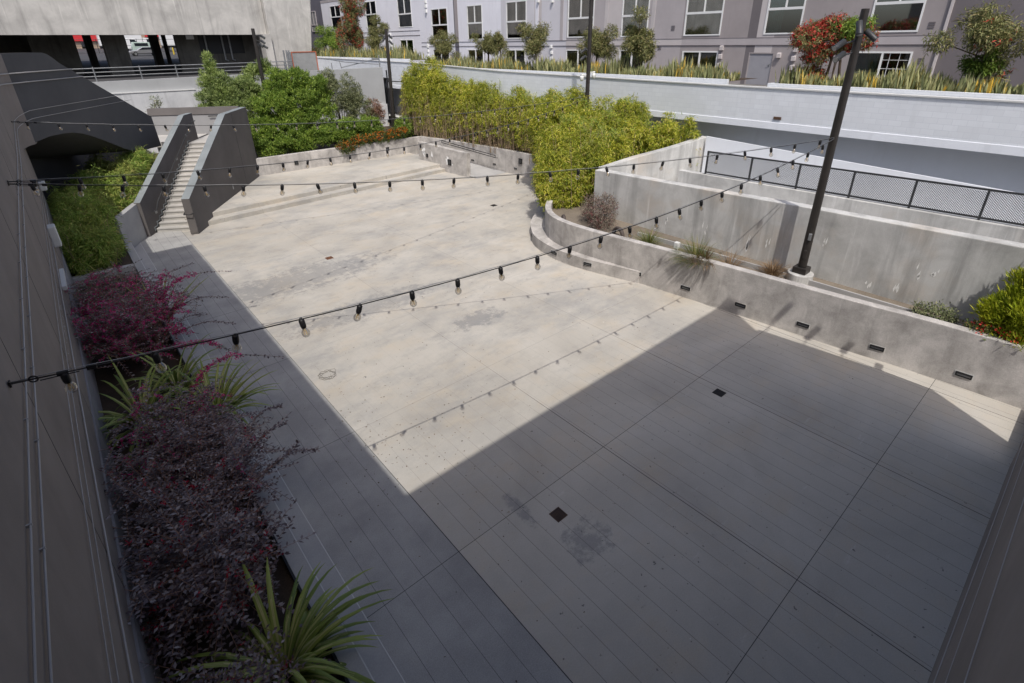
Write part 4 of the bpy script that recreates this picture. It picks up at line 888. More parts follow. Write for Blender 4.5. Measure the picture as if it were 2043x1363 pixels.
def woody(name,label,cat,base,lobes,nc,m,L,W,mat,group=None,spread=.6,up=.15,droop=0,rmin=.5,r0=.05,trunk='trunk',bark=None,pf=None,parts=()):
    r=empty(name,tuple(base),label,cat,group)
    P,v,k=lobe_points(puffs(lobes,pf[0],pf[1])+[(*q[:3],q[3]*.9,q[4]*.9,q[5]*.9) for q in lobes] if pf else lobes,int(nc*1.35) if pf else nc,rmin); o=leaves('crown',*rosettes(P,v,m,spread,L,W,up,droop),mat); reparent(o,r)
    lb=np.array(lobes); tips=[lb[i,:3]+rdir(1)[0]*lb[i,3:6]*.5 for i in range(len(lb)) for _ in range(2)]
    reparent(branches(base,tips,r0,r0*.3).build(trunk,bark or BARK,smooth=True),r)
    for (nm,n2,m2,L2,W2,mt,sel) in parts:
        P,v,k=lobe_points(lobes,n2,.85); s=sel(P,v); P,v=P[s],v[s]
        if len(P): reparent(leaves(nm,*rosettes(P,v,m2,.7,L2,W2,.1,.1,.05),mt),r)
    return r
BAMB=leafmat('bamboo_leaf',[(0,(0.112,0.190,0.022)),(.2,(0.246,0.325,0.034)),(.5,(0.482,0.504,0.050)),(.75,(0.694,0.650,0.090)),(.9,(0.750,0.694,0.179)),(1,(0.650,0.482,0.224))],.42,.5,((.20,.25,.03),.6,.5))
BAMD=leafmat('dry_bamboo_leaf',[(0,(.30,.22,.11)),(.5,(.40,.31,.17)),(1,(.24,.16,.09))],.2)
BAMG=leafmat('green_bamboo_leaf',[(0,(0.176,0.284,0.061)),(.5,(0.324,0.459,0.095)),(.85,(0.472,0.567,0.135)),(1,(0.608,0.513,0.189))],.42,.5,((.30,.23,.09),.6,.45))
def bamboo(name,label,cat,base,lobes,nc,mat,L=.17,W=.032,m=9,dry=0,canes=0,low=.8,sprigs=0,caneh=(1.2,3.2),bare=None):
    r=empty(name,tuple(base),label,cat)
    P1,v1,k=lobe_points(puffs(lobes,11,.38,1),int(nc*.85),.55); P2,v2,k=lobe_points(lobes,int(nc*.5),.7); P=np.concatenate([P1,P2]); v=np.concatenate([v1,v2])
    if bare:
        zb_,zt_=bare; h_=np.sin(P[:,1]*1.9)+np.sin(P[:,1]*.83+2)+.8*np.sin(P[:,1]*4.7+1); lim=zb_+(zt_-zb_)*np.clip(.42+.2*h_,.05,.85); s_=(P[:,2]>lim)|(rng.random(len(P))<.16); P,v=P[s_],v[s_]
    reparent(leaves('foliage',*rosettes(P,v,m,.75,L,W,.15,.5,.07),mat,droop=.14),r)
    lobes_=lobes
    lb=np.array(lobes)
    if dry:
        P,v,k=lobe_points(lobes,dry,.88); s=P[:,2]<lb[k,2]+lb[k,5]*low*rng.random(len(P))-lb[k,5]*.25; P,v=P[s],v[s]
        reparent(leaves('dry_leaves',*rosettes(P,v,6,.8,L*.9,W*.75,.0,.6,.12),BAMD),r)
    m_=MB()
    for i in range(canes):
        l=lb[rng.integers(len(lb))]; a=rng.random()*6.28; rr=.97; x,y=l[0]+math.cos(a)*l[3]*rr,l[1]+math.sin(a)*l[4]*rr
        h=rng.uniform(*caneh); z0=l[2]-l[5]*.85; ln=rng.normal(size=2)*.22
        m_.tube([(x,y,z0),(x+ln[0]*.4,y+ln[1]*.4,z0+h*.5),(x+ln[0],y+ln[1],z0+h)],[.012,.010,.005],4)
    sp=[]
    for i in range(sprigs):
        l=lb[rng.integers(len(lb))]; a=rng.random()*6.28; q=rng.random()*.7; x,y=l[0]+math.cos(a)*l[3]*q,l[1]+math.sin(a)*l[4]*q
        z0=l[2]+l[5]*.6; h=rng.uniform(.6,1.2); ln=rng.normal(size=2)*.3; pts=[(x+ln[0]*u*u,y+ln[1]*u*u,z0+h*(u-.12*u*u)) for u in (0,.35,.7,1)]
        m_.tube(pts,[.011,.009,.007,.003],4); sp += [p for p in pts[1:] for _ in range(5)]
    if m_.n: reparent(m_.build('canes',TWIG),r)
    if sp:
        C=np.array(sp)+rng.normal(size=(len(sp),3))*.1; reparent(leaves('sprigs',*rosettes(C,rdir(len(C)),6,.7,L*.9,W,.2,.3,.06),BAMG),r)
    return r
# the long hedge behind the ramp wall
lob=[]
for y in np.arange(23.4,37.8,1.0):
    t=(y-23.4)/14; hz=5.05+1.3*t**1.1+rng.normal()*.36+(.45 if y>34 else 0); x=(wall_x(min(y,35.0))[0] if y>23.3 else 22.4)+1.2+rng.normal()*.1
    lob.append((x,y,1.1+(hz-1.1)*.5,1.0,1.05,(hz-1.1)*.5)); lob.append((x-.35+rng.normal()*.1,y+.4,1.1+(hz-1.1)*.42+.2*rng.normal(),.8,.75,(hz-1.1)*.40))
bamboo('bamboo_hedge','tall yellow green bamboo hedge with dry brown stems along the ramp wall','hedge',(22.9,30,1.1),lob,13500,BAMB,.175,.031,18,dry=3800,canes=1500,sprigs=14,bare=(1.3,4.3))
lob=[]
for (x,y,hz,r) in ((21.3,21.6,4.75,1.1),(22.6,22.3,4.8,1.0),(20.6,19.9,4.45,1.15),(22.4,20.6,4.85,1.15),(19.6,18.4,4.1,1.15),(21.0,18.4,4.75,1.2),(22.6,18.6,4.9,1.1),(19.0,16.9,3.9,1.0),(20.4,16.7,4.45,1.2),(22.2,16.7,4.75,1.2),(19.6,15.4,3.9,.85),(21.2,15.2,4.2,1.0),(22.7,14.9,4.4,.95),(23.0,13.7,4.25,.6),(21.9,14.3,4.15,.6),(18.3,15.3,3.5,.55),(18.0,15.7,3.4,.8)):
    hz+=.35+rng.normal()*.2; lob.append((x,y,1.1+(hz-1.1)*.52,r,r,(hz-1.1)*.5))
bamboo('bamboo_hedge','broad yellow bamboo mass spilling over the concrete wing wall','hedge',(21,18,1.1),lob,11500,BAMB,.175,.03,18,dry=2600,canes=50,sprigs=26)
lob=[(17.6,16.55,2.2,.95,.85,1.15),(17.0,16.0,1.95,.75,.7,.9),(18.2,16.9,2.6,.9,.85,1.3),(16.75,16.5,1.65,.6,.5,.6),(17.3,15.7,2.0,.6,.5,.85),(16.3,16.35,1.6,.45,.4,.6),(16.9,17.05,2.3,.7,.55,1.25),(17.7,17.6,2.9,.75,.6,1.6)]
bamboo('bamboo_clump','bright yellow bamboo clump in the rounded nose of the planter','bamboo',(17.4,16.4,1.1),lob,2900,BAMB,.165,.03,17,dry=420,canes=14)
# left bed
lob=[]
for (x,y,hz,r) in ((-.3,23.3,1.9,.75),(.05,23.5,1.7,.5),(.1,24.6,2.0,.6),(-.4,24.9,2.3,.8),(.2,25.9,2.3,.65),(-.3,26.6,2.6,.8),(.3,27.2,2.4,.7),(-.3,28.3,2.5,.9),(.6,28.9,2.6,.75),(1.5,29.4,2.9,.8),(.4,30.4,2.7,.9),(1.9,30.8,3.0,.8),(2.5,31.9,3.2,.8),(1.2,31.9,2.9,.9),(3.1,33.0,3.2,.7),(2.1,30.0,2.9,.6)):
    lob.append((x,y,.55+(hz-.55)*.5,r,r,(hz-.55)*.55))
bamboo('bamboo_bed','soft green bamboo filling the bed between the left wall and the stair','bamboo',(.5,27,.55),lob,6500,BAMG,.21,.026,16,dry=420,canes=120,sprigs=14,caneh=(.6,1.6))
# trees and shrubs behind the back wall
PODO=leafmat('bright_shrub_leaf',[(0,(0.091,0.169,0.026)),(.4,(0.182,0.286,0.039)),(.75,(0.312,0.416,0.065)),(1,(0.429,0.520,0.117))],.35,.5,((.08,.15,.03),.8,.45))
PODL=leafmat('pale_conifer_leaf',[(0,(0.163,0.237,0.062)),(.5,(0.300,0.388,0.112)),(1,(0.450,0.512,0.200))],.35,.5,((.13,.18,.09),.9,.4))
DULL=leafmat('dull_shrub_leaf',[(0,(0.112,0.138,0.069)),(.6,(0.200,0.225,0.106)),(1,(0.275,0.275,0.150))],.2)
PINKL=leafmat('faded_pink_leaf',[(0,(.2,.1,.07)),(.5,(.33,.18,.13)),(1,(.14,.11,.05))],.25)
ORF=leafmat('orange_petal',[(0,(0.440,0.104,0.008)),(.6,(0.560,0.192,0.012)),(1,(0.400,0.048,0.008))],.25)
REDF=leafmat('red_petal',[(0,(.5,.02,.02)),(.7,(.65,.05,.035)),(1,(.75,.12,.08))],.2)
BOTR=leafmat('bottlebrush_red',[(0,(.30,.025,.02)),(.7,(.42,.05,.035)),(1,(.5,.1,.06))],.2)
gT='shrubs and small trees behind the back wall'
woody('conifer_tree','pale green spire topped young conifer in front of the dark overpass','tree',(9.3,39.5,1.2),[(8.6,39,6.9,.3,.3,.75),(8.7,39,6.0,.75,.7,.7),(8.7,38.8,5.2,1.2,1.0,.9),(9.3,38.7,4.2,1.6,1.2,1.2),(10.3,39,5.2,.9,.9,1.0),(8.6,38.4,3.0,1.5,1.0,1.3),(7.6,38.9,3.9,.8,.7,.7)],2600,16,.20,.036,PODL,gT,.55,.45,pf=(22,.30))
woody('shrub_tree','bright green rounded shrub tree left of the dull shrub','tree',(12.6,38,1.2),[(12.4,38.5,5.2,1.1,1.1,1.2),(13.6,38.4,5.7,1.0,1.0,.9),(11.6,37.9,4.2,1.3,1.1,1.2),(13.2,37.8,4.3,1.4,1.1,1.3),(14.6,38.2,4.9,1.1,1.0,1.2),(14.3,37.6,3.2,1.5,1.1,1.2),(12.3,37.4,2.9,1.6,1.1,1.2),(10.3,37.2,2.6,1.3,1.0,1.2)],4200,16,.18,.04,PODO,gT,.6,.35,pf=(22,.30))
woody('shrub_tree','slim bright green sapling with loose top beside the overpass lamp post','tree',(11.4,40.5,1.2),[(11.0,40.5,5.6,.45,.45,.6),(11.5,40.6,6.3,.5,.5,.5),(12.3,40.6,6.6,.5,.5,.6),(11.3,40.3,4.6,.9,.8,.9)],700,14,.18,.036,PODL,gT,.6,.35,pf=(14,.34))
woody('grey_shrub','dull grey green shrub right of the bright shrub tree','shrub',(16.6,38.8,1.2),[(16.2,39.2,5.5,.7,.7,1.0),(17.0,38.6,4.6,1.2,1.0,1.3),(17.8,38.2,3.4,1.3,1.0,1.3),(15.8,38.5,4.2,.9,.9,1.2)],1900,13,.13,.034,DULL,gT,.7,.2,pf=(16,.34))
woody('pink_shrub','faded pink brown shrub beside the slim lamp post','shrub',(19.0,38.6,1.2),[(19.2,38.8,3.6,.75,.6,.55),(18.7,38.2,2.9,.8,.6,.7),(19.7,38.7,2.9,.4,.4,.8)],420,10,.17,.04,PINKL,gT,.7,.0,.3)
woody('green_shrub','low bright green shrub along the back wall under the dull shrub','shrub',(16.2,36.6,1.2),[(14.2,36.6,2.2,1.3,.8,.8),(16.0,36.7,2.4,1.4,.9,.9),(17.8,36.8,2.3,1.3,.8,.8),(12.2,36.5,2.1,1.2,.8,.9),(10.4,36.3,2.0,1.0,.7,1.0)],2300,14,.15,.04,PODO,gT,.65,.25,pf=(16,.32))
woody('green_shrub','small green shrub at the right end of the back wall by the bamboo','shrub',(21.0,37.2,1.2),[(20.8,37,2.0,.8,.7,.8),(21.7,37.2,2.2,.5,.5,.7)],340,11,.17,.05,PODO,gT,.65,.25)
woody('flowering_shrub','orange flowering trailing shrub spilling over the back wall','shrub',(17.3,35.6,1.4),[(15.2,35.2,1.55,.9,.45,.32),(16.4,35.3,1.8,.9,.5,.38),(17.8,35.3,1.8,.9,.5,.4),(19.0,35.3,1.9,.9,.5,.38),(15.0,34.95,1.35,.5,.2,.25),(19.6,35.4,2.0,.5,.4,.3)],750,9,.12,.05,leafmat('lantana_leaf',[(0,(.04,.07,.015)),(1,(.12,.15,.035))],.25),gT,.7,.15,parts=[('flowers',420,7,.07,.06,ORF,lambda P,v:(v[:,2]>-.2))])
woody('wispy_tree','wispy young tree behind the charcoal arch against the white wall','tree',(5.9,42.5,1.2),[(5.6,42.4,4.6,.35,.3,.5),(5.4,42.4,3.9,.5,.4,.5),(6.2,42.3,3.3,.7,.5,.5),(6.9,42.5,3.0,.6,.4,.4)],150,8,.18,.04,DULL,gT,.7,.3,.1,.03)
# purple fringe flower shrubs by the left wall
LORO=leafmat('purple_leaf',[(0,(0.068,0.044,0.050)),(.5,(0.146,0.112,0.119)),(.85,(0.263,0.224,0.228)),(1,(0.350,0.311,0.302))],.12,.32)
LOROG=leafmat('bronze_leaf',[(0,(.07,.075,.055)),(.6,(.12,.115,.09)),(1,(.18,.17,.13))],.15,.4)
MAG=leafmat('magenta_petal',[(0,(0.438,0.014,0.121)),(.5,(0.668,0.025,0.207)),(.85,(0.750,0.061,0.304)),(1,(0.608,0.036,0.365))],.3)
CRIM=leafmat('crimson_petal',[(0,(.33,.006,.03)),(1,(.5,.02,.06))],.25)
def fringe(label,base,n,reach,h,flower,seed,leaf=.052,mat=None,fl=MAG,dirs=None,nside=6,nl=15):
    """arching branches carrying side twigs with two ranked leaves and ribbon flowers"""
    g=np.random.default_rng(seed); r=empty('fringe_flower',base,label,'shrub','purple fringe flower shrubs in the left bed'); m=MB(); P=[];D=[];N=[];FP=[]
    b=np.array(base)
    for i in range(n):
        a=g.random()*6.283; s=math.sqrt(g.random())*(1.18 if g.random()<.15 else 1)
        rx,ry=reach; hh=h*(.35+.85*g.random())*(1-.3*s**3); tip=b+np.array([math.cos(a)*rx*s,math.sin(a)*ry*s,hh])
        b0=b+np.array([math.cos(a)*rx*s*.35,math.sin(a)*ry*s*.35,0]); mid=(b0+tip)/2+np.array([0,0,.28*h]); wob=g.normal(size=3)*.05
        c=[(1-u)**2*b0+2*u*(1-u)*(mid+wob)+u*u*tip for u in np.linspace(0,1,6)]
        m.tube(c,[.012,.010,.008,.006,.004,.003],4)
        isf=g.random()<flower
        for k in range(nside):
            u=.35+.65*(k+g.random()*.6)/nside; p=(1-u)**2*b0+2*u*(1-u)*(mid+wob)+u*u*tip; tg=tip-b0; tg=tg/np.linalg.norm(tg)
            sd=g.normal(size=3); sd=sd-tg*sd.dot(tg)*.6; sd[2]=sd[2]*.35+.05; sd/=np.linalg.norm(sd); L=g.uniform(.3,.9); q=p+sd*L+np.array([0,0,-.05*L])
            m.tube([p,q],[.0055,.003],3)
            for j in range(nl):
                v=j/nl; pt=p+(q-p)*v; out=np.cross(sd,[0,0,1]); out/=max(np.linalg.norm(out),1e-3); sg=1 if j%2 else -1
                P.append(pt); D.append(out*sg*.9+sd*.55+g.normal(size=3)*.13+[0,0,.08]); N.append(np.array([0,0,1])+g.normal(size=3)*.2)
                if isf and g.random()<.26: FP.append(pt)
            for _ in range(2): P.append(q);D.append(sd+g.normal(size=3)*.3);N.append(np.array([0,0,1])+g.normal(size=3)*.3)
    P=np.array(P);D=np.array(D);N=np.array(N); k=len(P)
    reparent(leaves('foliage',P,D,N,leaf*(1+.7*g.random(k)),leaf*.62*(.8+.5*g.random(k)),mat or LORO,fold=.12),r)
    reparent(m.build('branches',RTWIG),r)
    if FP:
        FP=np.array(FP); q=5; k=len(FP)*q; PP=np.repeat(FP,q,0)+g.normal(size=(k,3))*.012
        reparent(leaves('flowers',PP,g.normal(size=(k,3))+[0,0,.3],g.normal(size=(k,3)),.045+.035*g.random(k),np.full(k,.016)+.009*g.random(k),fl),r)
    return r
fringe('magenta flowering purple shrub at the far end of the left bed, brightest in flower',(0.15,16.0,.36),105,(1.7,2.4),2.0,.74,1)
fringe('sparse dark leaved shrub between the magenta shrub and the bamboo bed',(-.1,19.6,.36),60,(.95,1.6),1.1,.3,2,mat=LOROG)
fringe('purple shrub with one long magenta branch arching over the plaza, midway along the left bed',(.25,9.9,.36),62,(1.15,1.25),1.8,.3,3)
fringe('dark purple almost flowerless shrub nearest the steel edge',(.0,8.4,.36),72,(1.3,1.5),1.7,.14,4,fl=CRIM)
fringe('dark purple shrub with crimson tufts beside the variegated flax in the foreground',(-.2,6.75,.36),66,(1.15,1.1),1.5,.15,5,fl=CRIM,leaf=.062)
fringe('low dark purple shrub at the bottom edge under the flax',(-.45,4.6,.36),34,(.6,1.2),.9,.1,6,fl=CRIM)
# the long arching shoots
def shoot(parent,pts,flower,seed):
    g=np.random.default_rng(seed); pts=[np.array(p) for p in pts]; n=26; P=[];D=[];N=[];FP=[]; path=[]
    for i in range(n+1):
        u=i/n*(len(pts)-1); k=min(int(u),len(pts)-2); f=u-k; p0,p1,p2,p3=pts[max(k-1,0)],pts[k],pts[k+1],pts[min(k+2,len(pts)-1)]
        path.append(.5*((2*p1)+(-p0+p2)*f+(2*p0-5*p1+4*p2-p3)*f*f+(-p0+3*p1-3*p2+p3)*f**3))
    for i in range(n):
        t=path[i+1]-path[i]; o=np.cross(t,[0,0,1]); o/=np.linalg.norm(o)
        for sg in (1,-1):
            for _ in range(2): P.append(path[i]+g.normal(size=3)*.01);D.append(o*sg+t/np.linalg.norm(t)*.6+g.normal(size=3)*.25);N.append(np.array([0,0,1.])+g.normal(size=3)*.3)
            if i<n*flower: FP += [path[i]+g.normal(size=3)*.03 for _ in range(4)]
    k=len(P); reparent(leaves('shoot_leaves',np.array(P),np.array(D),np.array(N),.062*(.7+.7*g.random(k)),.04*(.8+.5*g.random(k)),LORO,fold=.12),parent)
    reparent(MB().tube(path,[.008-.006*i/n for i in range(n+1)],4).build('shoot',RTWIG),parent)
    if FP:
        FP=np.array(FP); k=len(FP)*3; reparent(leaves('shoot_flowers',np.repeat(FP,3,0),g.normal(size=(k,3)),g.normal(size=(k,3)),.045+.03*g.random(k),np.full(k,.02),MAG),parent)
ff={o['label'].split(' ')[0]+o['label'].split(' ')[1]:o for o in bpy.data.objects if o.name.startswith('fringe_flower')}
mid=[o for o in bpy.data.objects if o.get('label','').startswith('purple shrub with one long')][0]; far=[o for o in bpy.data.objects if o.get('label','').startswith('magenta flowering')][0]; drk=[o for o in bpy.data.objects if o.get('label','').startswith('dark purple almost')][0]
shoot(mid,[(.5,10.6,1.5),(.9,10.95,1.85),(1.45,11.2,1.9),(2.0,11.1,1.75),(2.5,10.85,1.6)],.62,11)
for q,(fl_,sd_) in zip(([(.9,16.2,1.6),(1.5,16.5,1.9),(2.2,16.6,1.9),(2.9,16.4,1.8)],[(1,15.4,1.5),(1.7,15.3,1.7),(2.4,15.0,1.6)],[(.9,14.6,1.2),(1.6,14.3,1.4),(2.2,13.9,1.3)],[(.7,17.2,1.5),(1.4,17.8,1.7),(2.2,18.2,1.7)],[(.9,14.2,1.0),(1.4,13.6,1.2),(1.8,13.0,1.05)]),((.55,1),(.3,2),(.2,3),(.1,4),(.75,5))): shoot(far,q,fl_,20+sd_)
for q,sd_ in zip(([(.8,8.6,1.2),(1.4,9.2,1.55),(1.9,9.3,1.5)],[(.9,7.9,1.2),(1.5,7.9,1.45),(2.0,7.8,1.35)],[(.8,8.3,1.3),(1.3,8.5,1.6),(1.75,8.6,1.6)],[(.9,8.1,1.1),(1.35,8.0,1.3),(1.8,8.15,1.4)]),(1,2,3,4)): shoot(drk,q,.05,30+sd_)
# variegated flax clumps
FLAX=[leafmat('flax_green',[(0,(.13,.19,.045)),(.6,(.24,.31,.07)),(1,(.34,.40,.10))],.25,.35),leafmat('flax_cream',[(0,(.42,.44,.16)),(1,(.54,.52,.24))],.3,.35)]
def flax(label,base,n,h,seed,lean=(0,0),bendr=(.5,1.25),w=.05):
    g=np.random.default_rng(seed); r=empty('flax_clump',base,label,'flax plant','variegated flax clumps in the left bed')
    a=g.random(n)*6.283; o=np.stack([np.cos(a),np.sin(a),np.zeros(n)],1)+np.array([lean[0],lean[1],0]); s=g.random(n)
    up_=np.array([0,0,1.])+o*(.15+.55*s)[:,None]; P=np.array(base)+o*.1*s[:,None]; H=h*(.5+.65*g.random(n)); Wd=w*(.65+.6*g.random(n)); bd=g.uniform(*bendr,n)*(.35+.65*s)
    reparent(blades('leaves',P,H,Wd,up_,o,bd,FLAX[0],nseg=8),r)
    reparent(blades('leaf_stripes',P+np.array([0,0,.006]),H*.985,Wd*.34,up_,o,bd,FLAX[1],nseg=8,fold=0),r); return r
flax('big green and cream striped flax clump in the foreground of the left bed',(.28,5.0,.36),120,1.75,1,lean=(.2,-.1),w=.075,bendr=(.9,2.5))
flax('striped flax clump behind the middle purple shrub, half hidden by it',(.5,12.9,.36),70,1.65,2,lean=(.4,.1),w=.06,bendr=(.7,1.9))
flax('dark green striped flax clump close to the left wall',(-.3,12.0,.36),80,1.75,3,lean=(.1,-.15),w=.075,bendr=(.8,2.0))
flax('small striped flax leaning over the bench beside the arching branch',(.95,11.4,.36),50,1.55,4,lean=(.75,.1),w=.065)
flax('small yellow striped flax poking out of the magenta shrub',(.8,17.3,.36),14,1.9,5,lean=(.5,.2),bendr=(.2,.5),w=.06)
# right planter
GRS=leafmat('grass_blade',[(0,(.07,.10,.02)),(.6,(.14,.17,.04)),(1,(.27,.23,.09))],.25); GRD=leafmat('dry_grass_blade',[(0,(.2,.13,.07)),(.6,(.3,.2,.11)),(1,(.16,.1,.05))],.2)
def tuft(label,base,n,h,mat,seed,lean=(0,0),w=.011):
    g=np.random.default_rng(seed); a=g.random(n)*6.283; s=g.random(n)**.7; o=np.stack([np.cos(a),np.sin(a),np.zeros(n)],1)+np.array([lean[0],lean[1],0])
    P=np.array(base)+o*.16*s[:,None]; q=blades('ornamental_grass',P,h*(.6+.6*g.random(n)),np.full(n,w)*(.7+.6*g.random(n)),np.array([0,0,1.])+o*(.2+.55*s)[:,None],o,(.35+.9*g.random(n))*s,mat,nseg=5)
    return tag(q,label,'grass','ornamental grass tufts in the right planter')
tuft('large green fountain grass spilling over the planter wall',(15.05,8.1,1.12),520,1.0,GRS,1,(-.35,0))
tuft('smaller green grass tuft left of the white irrigation valve',(15.25,10.15,1.12),280,.75,GRS,2,(-.1,0))
tuft('dry brown grass tuft against the lamp post footing',(16.05,6.0,1.12),300,.6,GRD,3,(-.2,0))
tuft('wispy dry seedheads behind the fountain grass',(15.6,7.2,1.12),120,.75,GRD,4)
tuft('dead brown grass draping over the wall below the fountain grass',(14.98,7.75,1.35),150,.75,GRD,5,(-1.4,-.3))
LEUC=leafmat('grey_pink_leaf',[(0,(.15,.13,.1)),(.5,(.24,.2,.16)),(.8,(.16,.06,.06)),(1,(.3,.28,.2))],.2)
woody('grey_pink_shrub','airy grey pink shrub with a dark red heart against the stained wall','shrub',(15.9,13.1,1.1),[(15.9,13.1,1.75,.75,.75,.6),(15.6,12.6,1.6,.6,.6,.5),(16.1,13.6,1.7,.55,.5,.6),(16.2,12.9,2.05,.4,.4,.4)],620,9,.085,.024,LEUC,None,.8,.3,.0,.3,.012,'branches',RTWIG,parts=[('red_leaves',130,7,.08,.03,leafmat('dark_red_leaf',[(0,(.09,.012,.02)),(1,(.2,.03,.04))],.2),lambda P,v:(abs(P[:,1]-12.9)<.45)&(P[:,2]<1.9))])
CYP=leafmat('lime_conifer_leaf',[(0,(.26,.34,.02)),(.5,(.46,.50,.03)),(1,(.62,.60,.06))],.35,.5,((.22,.32,.03),1.2,.4))
cyl=[(16.35,-.1,2.1,.75,.75,.9),(16.4,-.6,2.9,.7,.8,.8),(16.2,.35,1.7,.55,.5,.55),(16.5,-1.0,3.6,.6,.8,.8),(16.0,.05,1.55,.5,.5,.45),(16.1,.75,1.95,.3,.3,.3),(16.15,.25,2.25,.6,.55,.6),(16.25,-.05,2.9,.6,.6,.7),(16.3,-.7,3.7,.75,.8,.9),(16.1,.55,1.75,.5,.4,.45),(16.4,-1.5,4.6,.8,.9,.9),(16.4,-1.9,5.0,.45,.5,.7)]
woody('lime_conifer','bright lime green feathery conifer at the right edge of the planter','shrub',(16.35,-.3,1.1),cyl,3400,15,.17,.026,CYP,None,.45,.65,pf=(14,.36))
woody('red_flower_shrub','small shrub with clusters of red flowers in front of the lime conifer','shrub',(15.85,.75,1.1),[(15.75,.75,1.45,.3,.35,.25),(15.75,.25,1.45,.25,.3,.25)],180,9,.07,.04,GRS,None,.7,.2,0,.3,.012,'branches',parts=[('flowers',90,9,.05,.045,REDF,lambda P,v:v[:,2]>.15)])
woody('small_shrub','small dark shrub in the planter left of the red flowers','shrub',(16.2,1.7,1.1),[(16.2,1.75,1.35,.35,.4,.25),(16.3,2.2,1.3,.18,.18,.2)],170,8,.08,.035,DULL,None,.7,.2,0,.3,.012,'branches')
for i,(x,y,a) in enumerate(((15.0,14.2,.9),(15.45,11.7,1.4))):
    o=MB().tube([(x+.27*math.cos(t)*math.cos(a),y+.27*math.cos(t)*math.sin(a),1.08+.33*math.sin(t)) for t in np.linspace(0,math.pi,15)],.075,10).build('bent_drain_pipe',plain('brown_rubber',(.07,.055,.048),.7,0,.2),smooth=True); tag(o,['arched brown corrugated pipe below the bamboo clump','arched brown corrugated pipe right of the grey pink shrub'][i],'pipe')
vv=empty('irrigation_valve',(15.3,9.05,1.1),'white irrigation valve box between the two grass tufts','valve')
reparent(MB().tube([(15.3,9.05,1.1),(15.3,9.05,1.4)],.025,8).tube([(15.3,9.12,1.1),(15.3,9.12,1.3)],.02,8).build('stem',WPLAS),vv); reparent(MB().box((15.22,8.95,1.38),(15.38,9.12,1.62)).build('valve_head',WPLAS,bevel=.02),vv)
# podium trees
OLI=leafmat('olive_tree_leaf',[(0,(0.096,0.114,0.042)),(.5,(0.192,0.204,0.072)),(.85,(0.300,0.288,0.120)),(1,(0.360,0.276,0.144))],.25)
gP='small trees in the podium planters'
def ptree(label,px,y,zc,w_,h,red=0,lean=0,yel=False):
    x=25.9; z0=6.2 if y<40 else 6.7; r=empty('podium_tree',(x,y,z0),label,'tree',gP)
    lb=[]; 
    for _ in range(10): lb.append((x+rng.normal()*.22*w_,y+rng.normal()*.34*w_,zc+rng.normal()*.26*h,w_*.24,w_*.25,h*.2))
    lb.append((x,y,zc,w_*.28,w_*.36,h*.3))
    P,v,k=lobe_points(lb,int(330*w_*h/1.6)+120,.4); reparent(leaves('crown',*rosettes(P,v,9,.75,.17,.035,.1,.3,.07),PODO if yel else OLI,droop=.1),r)
    if red:
        P,v,k=lobe_points(lb,int(red*w_*h),.9); reparent(leaves('flowers',*rosettes(P,v,8,.9,.13,.05,.1,.4,.05),BOTR),r)
    m=MB().tube([(x,y,z0-.1),(x+.05,y+lean*.4,z0+(zc-z0)*.5),(x,y+lean,zc)],[.06,.05,.03],7)
    for q in range(5):
        l=lb[q]; m.tube([(x+.03,y+lean*.6,z0+(zc-z0)*.6),(l[0],l[1],l[2])],[.03,.012],5)
    reparent(m.build('trunk',BARK,smooth=True),r)
    m=MB()
    for s in (.28,-.3): m.tube([(x-.1,y+s,z0-.1),(x-.05,y+s*.8,z0+(zc-z0)*.75)],.022,5)
    reparent(m.build('stakes',BARK),r)
pt=lambda px,py: at(px,py,x=25.9)
for (px,py,w_,h,red,yel,lab) in ((704,55,2.5,5.4,55,0,'tall red flowering bottlebrush tree near the far end of the podium'),(660,78,2.6,2.6,0,1,'yellow green podium tree left of the tall red tree'),(753,72,2.0,2.4,0,0,'podium tree right of the tall red tree, above the slim lamp post'),(886,86,1.7,1.8,0,0,'small round podium tree above the left part of the bamboo hedge'),(972,90,1.5,1.8,0,0,'podium tree with a leaning stem, left of a matching pair'),(998,84,.8,1.3,0,0,'thin podium sapling between two rounder trees'),(1070,86,1.9,1.7,0,0,'round podium tree left of the post with cameras'),(1190,88,1.8,2.1,0,0,'podium tree half hidden behind the post with cameras'),(1280,78,1.6,2.1,0,0,'podium tree in front of the window right of the post with cameras'),(1664,78,2.15,2.0,190,0,'red flowering bottlebrush tree behind the right lamp post'),(1700,52,.9,1.0,10,1,'green shoots of the bottlebrush right of the lamp post'),(1978,72,1.9,1.8,4,0,'large olive green podium tree at the far right'),(1945,128,.9,.8,0,1,'small yellow green shrub at the foot of the far right tree')):
    p=pt(px,py); ptree(lab,px,p.y,p.z,w_,h,red,rng.normal()*.15,yel)
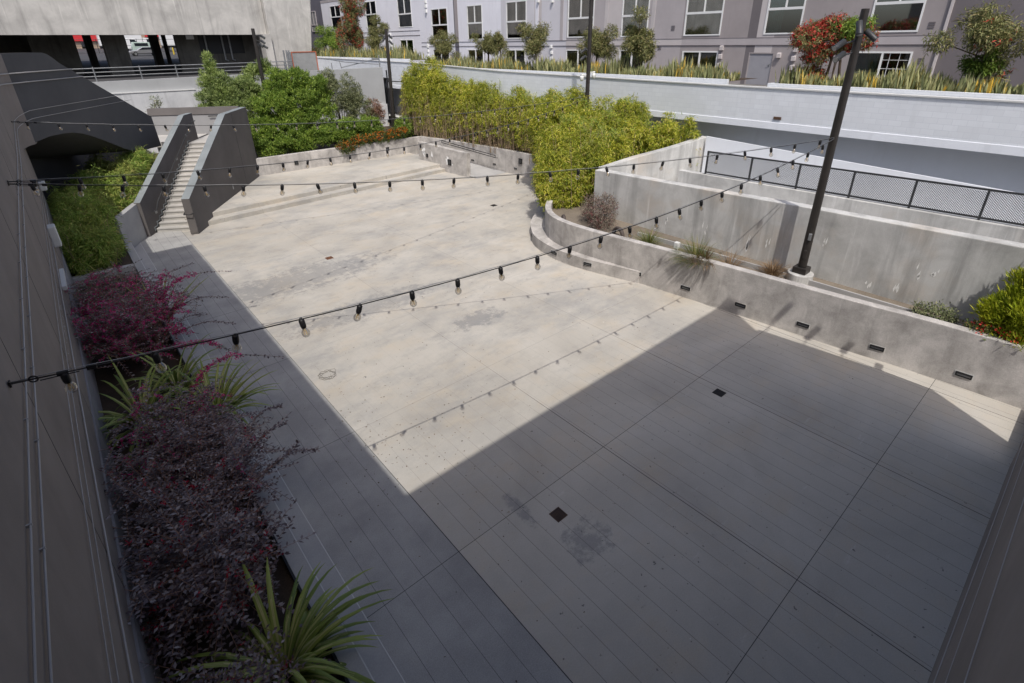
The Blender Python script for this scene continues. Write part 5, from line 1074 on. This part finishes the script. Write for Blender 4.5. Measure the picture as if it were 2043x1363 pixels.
# sword plants of the podium planters
SW=[leafmat('sword_leaf',[(0,(0.170,0.200,0.090)),(.5,(0.270,0.290,0.130)),(1,(0.420,0.400,0.200))],.2,.45),leafmat('yellow_sword_leaf',[(0,(.6,.38,.05)),(.6,(.75,.52,.09)),(1,(.52,.42,.15))],.25,.45)]
def swords(y0,y1,z,n,label,tall=.62):
    y=rng.uniform(y0,y1,n); f=np.sin(y*2.1)+np.sin(y*5.3+1)+np.sin(y*.9)*.8; x=rng.uniform(24.55,26.0,n); P=np.stack([x,y,np.full(n,z-.12)],1)
    a=rng.random(n)*6.283; o=np.stack([np.cos(a),np.sin(a),np.zeros(n)],1); yel=(rng.random(n)<np.where(f>1.3,.42,.05)).astype(int)
    q=blades('sword_plants',P,tall*(.6+.6*rng.random(n))*(.85+.22*np.sin(y*1.3)+.2*np.sin(y*3.1+2)+.12*np.sin(y*7.7)),.07*(.7+.6*rng.random(n)),np.array([0,0,1.])+o*.28*rng.random(n)[:,None],o,.25*rng.random(n),SW,nseg=3,mi=yel)
    tag(q,label,'plants',kind='stuff')
swords(-6,10.8,6.22,2600,'yellow and green upright sword plants at the right of the podium',.78)
swords(13.0,39.4,6.3,3400,'dense grey green sword plants along the middle of the podium',.8)
swords(41.7,66,6.78,2600,'tall grey green sword plants at the far end of the podium',1.0)
# pink bougainvillea far behind the overpass
woody('bougainvillea','pink flowering bougainvillea glimpsed under the left of the overpass','shrub',(-1.5,108,6.5),[(-2.5,108,10.6,2.0,1.5,1.2),(0.8,108,10.2,1.8,1.4,.9)],500,8,.5,.25,leafmat('pink_bract',[(0,(.4,.05,.2)),(.6,(.55,.12,.3)),(1,(.06,.1,.03))],.3),None,.7,.2)
# ------------------------------------------------------------------ litter
LIT=leafmat('fallen_leaf',[(0,(.1,.06,.03)),(.5,(.05,.035,.025)),(1,(.16,.09,.06))],.1)
n=420; x=rng.uniform(1.6,14.2,n); y=rng.uniform(2.5,26,n); k=rng.random(n)<.35; x[k]=rng.normal(3.9,.9,k.sum()); y[k]=rng.normal(8.5,1.2,k.sum())
x=np.clip(x,1.6,14); P=np.stack([x,y,np.full(n,.006)],1); Dd=rng.normal(size=(n,3))*[1,1,.05]
tag(leaves('leaf_litter',P,Dd,np.tile([0,0,1.],(n,1))+rng.normal(size=(n,3))*.2,.02+.03*rng.random(n),.012+.02*rng.random(n),LIT,fold=.2),'scattered tiny brown fallen leaves on the plaza floor','leaf litter',kind='stuff')
#@@ENDFOL
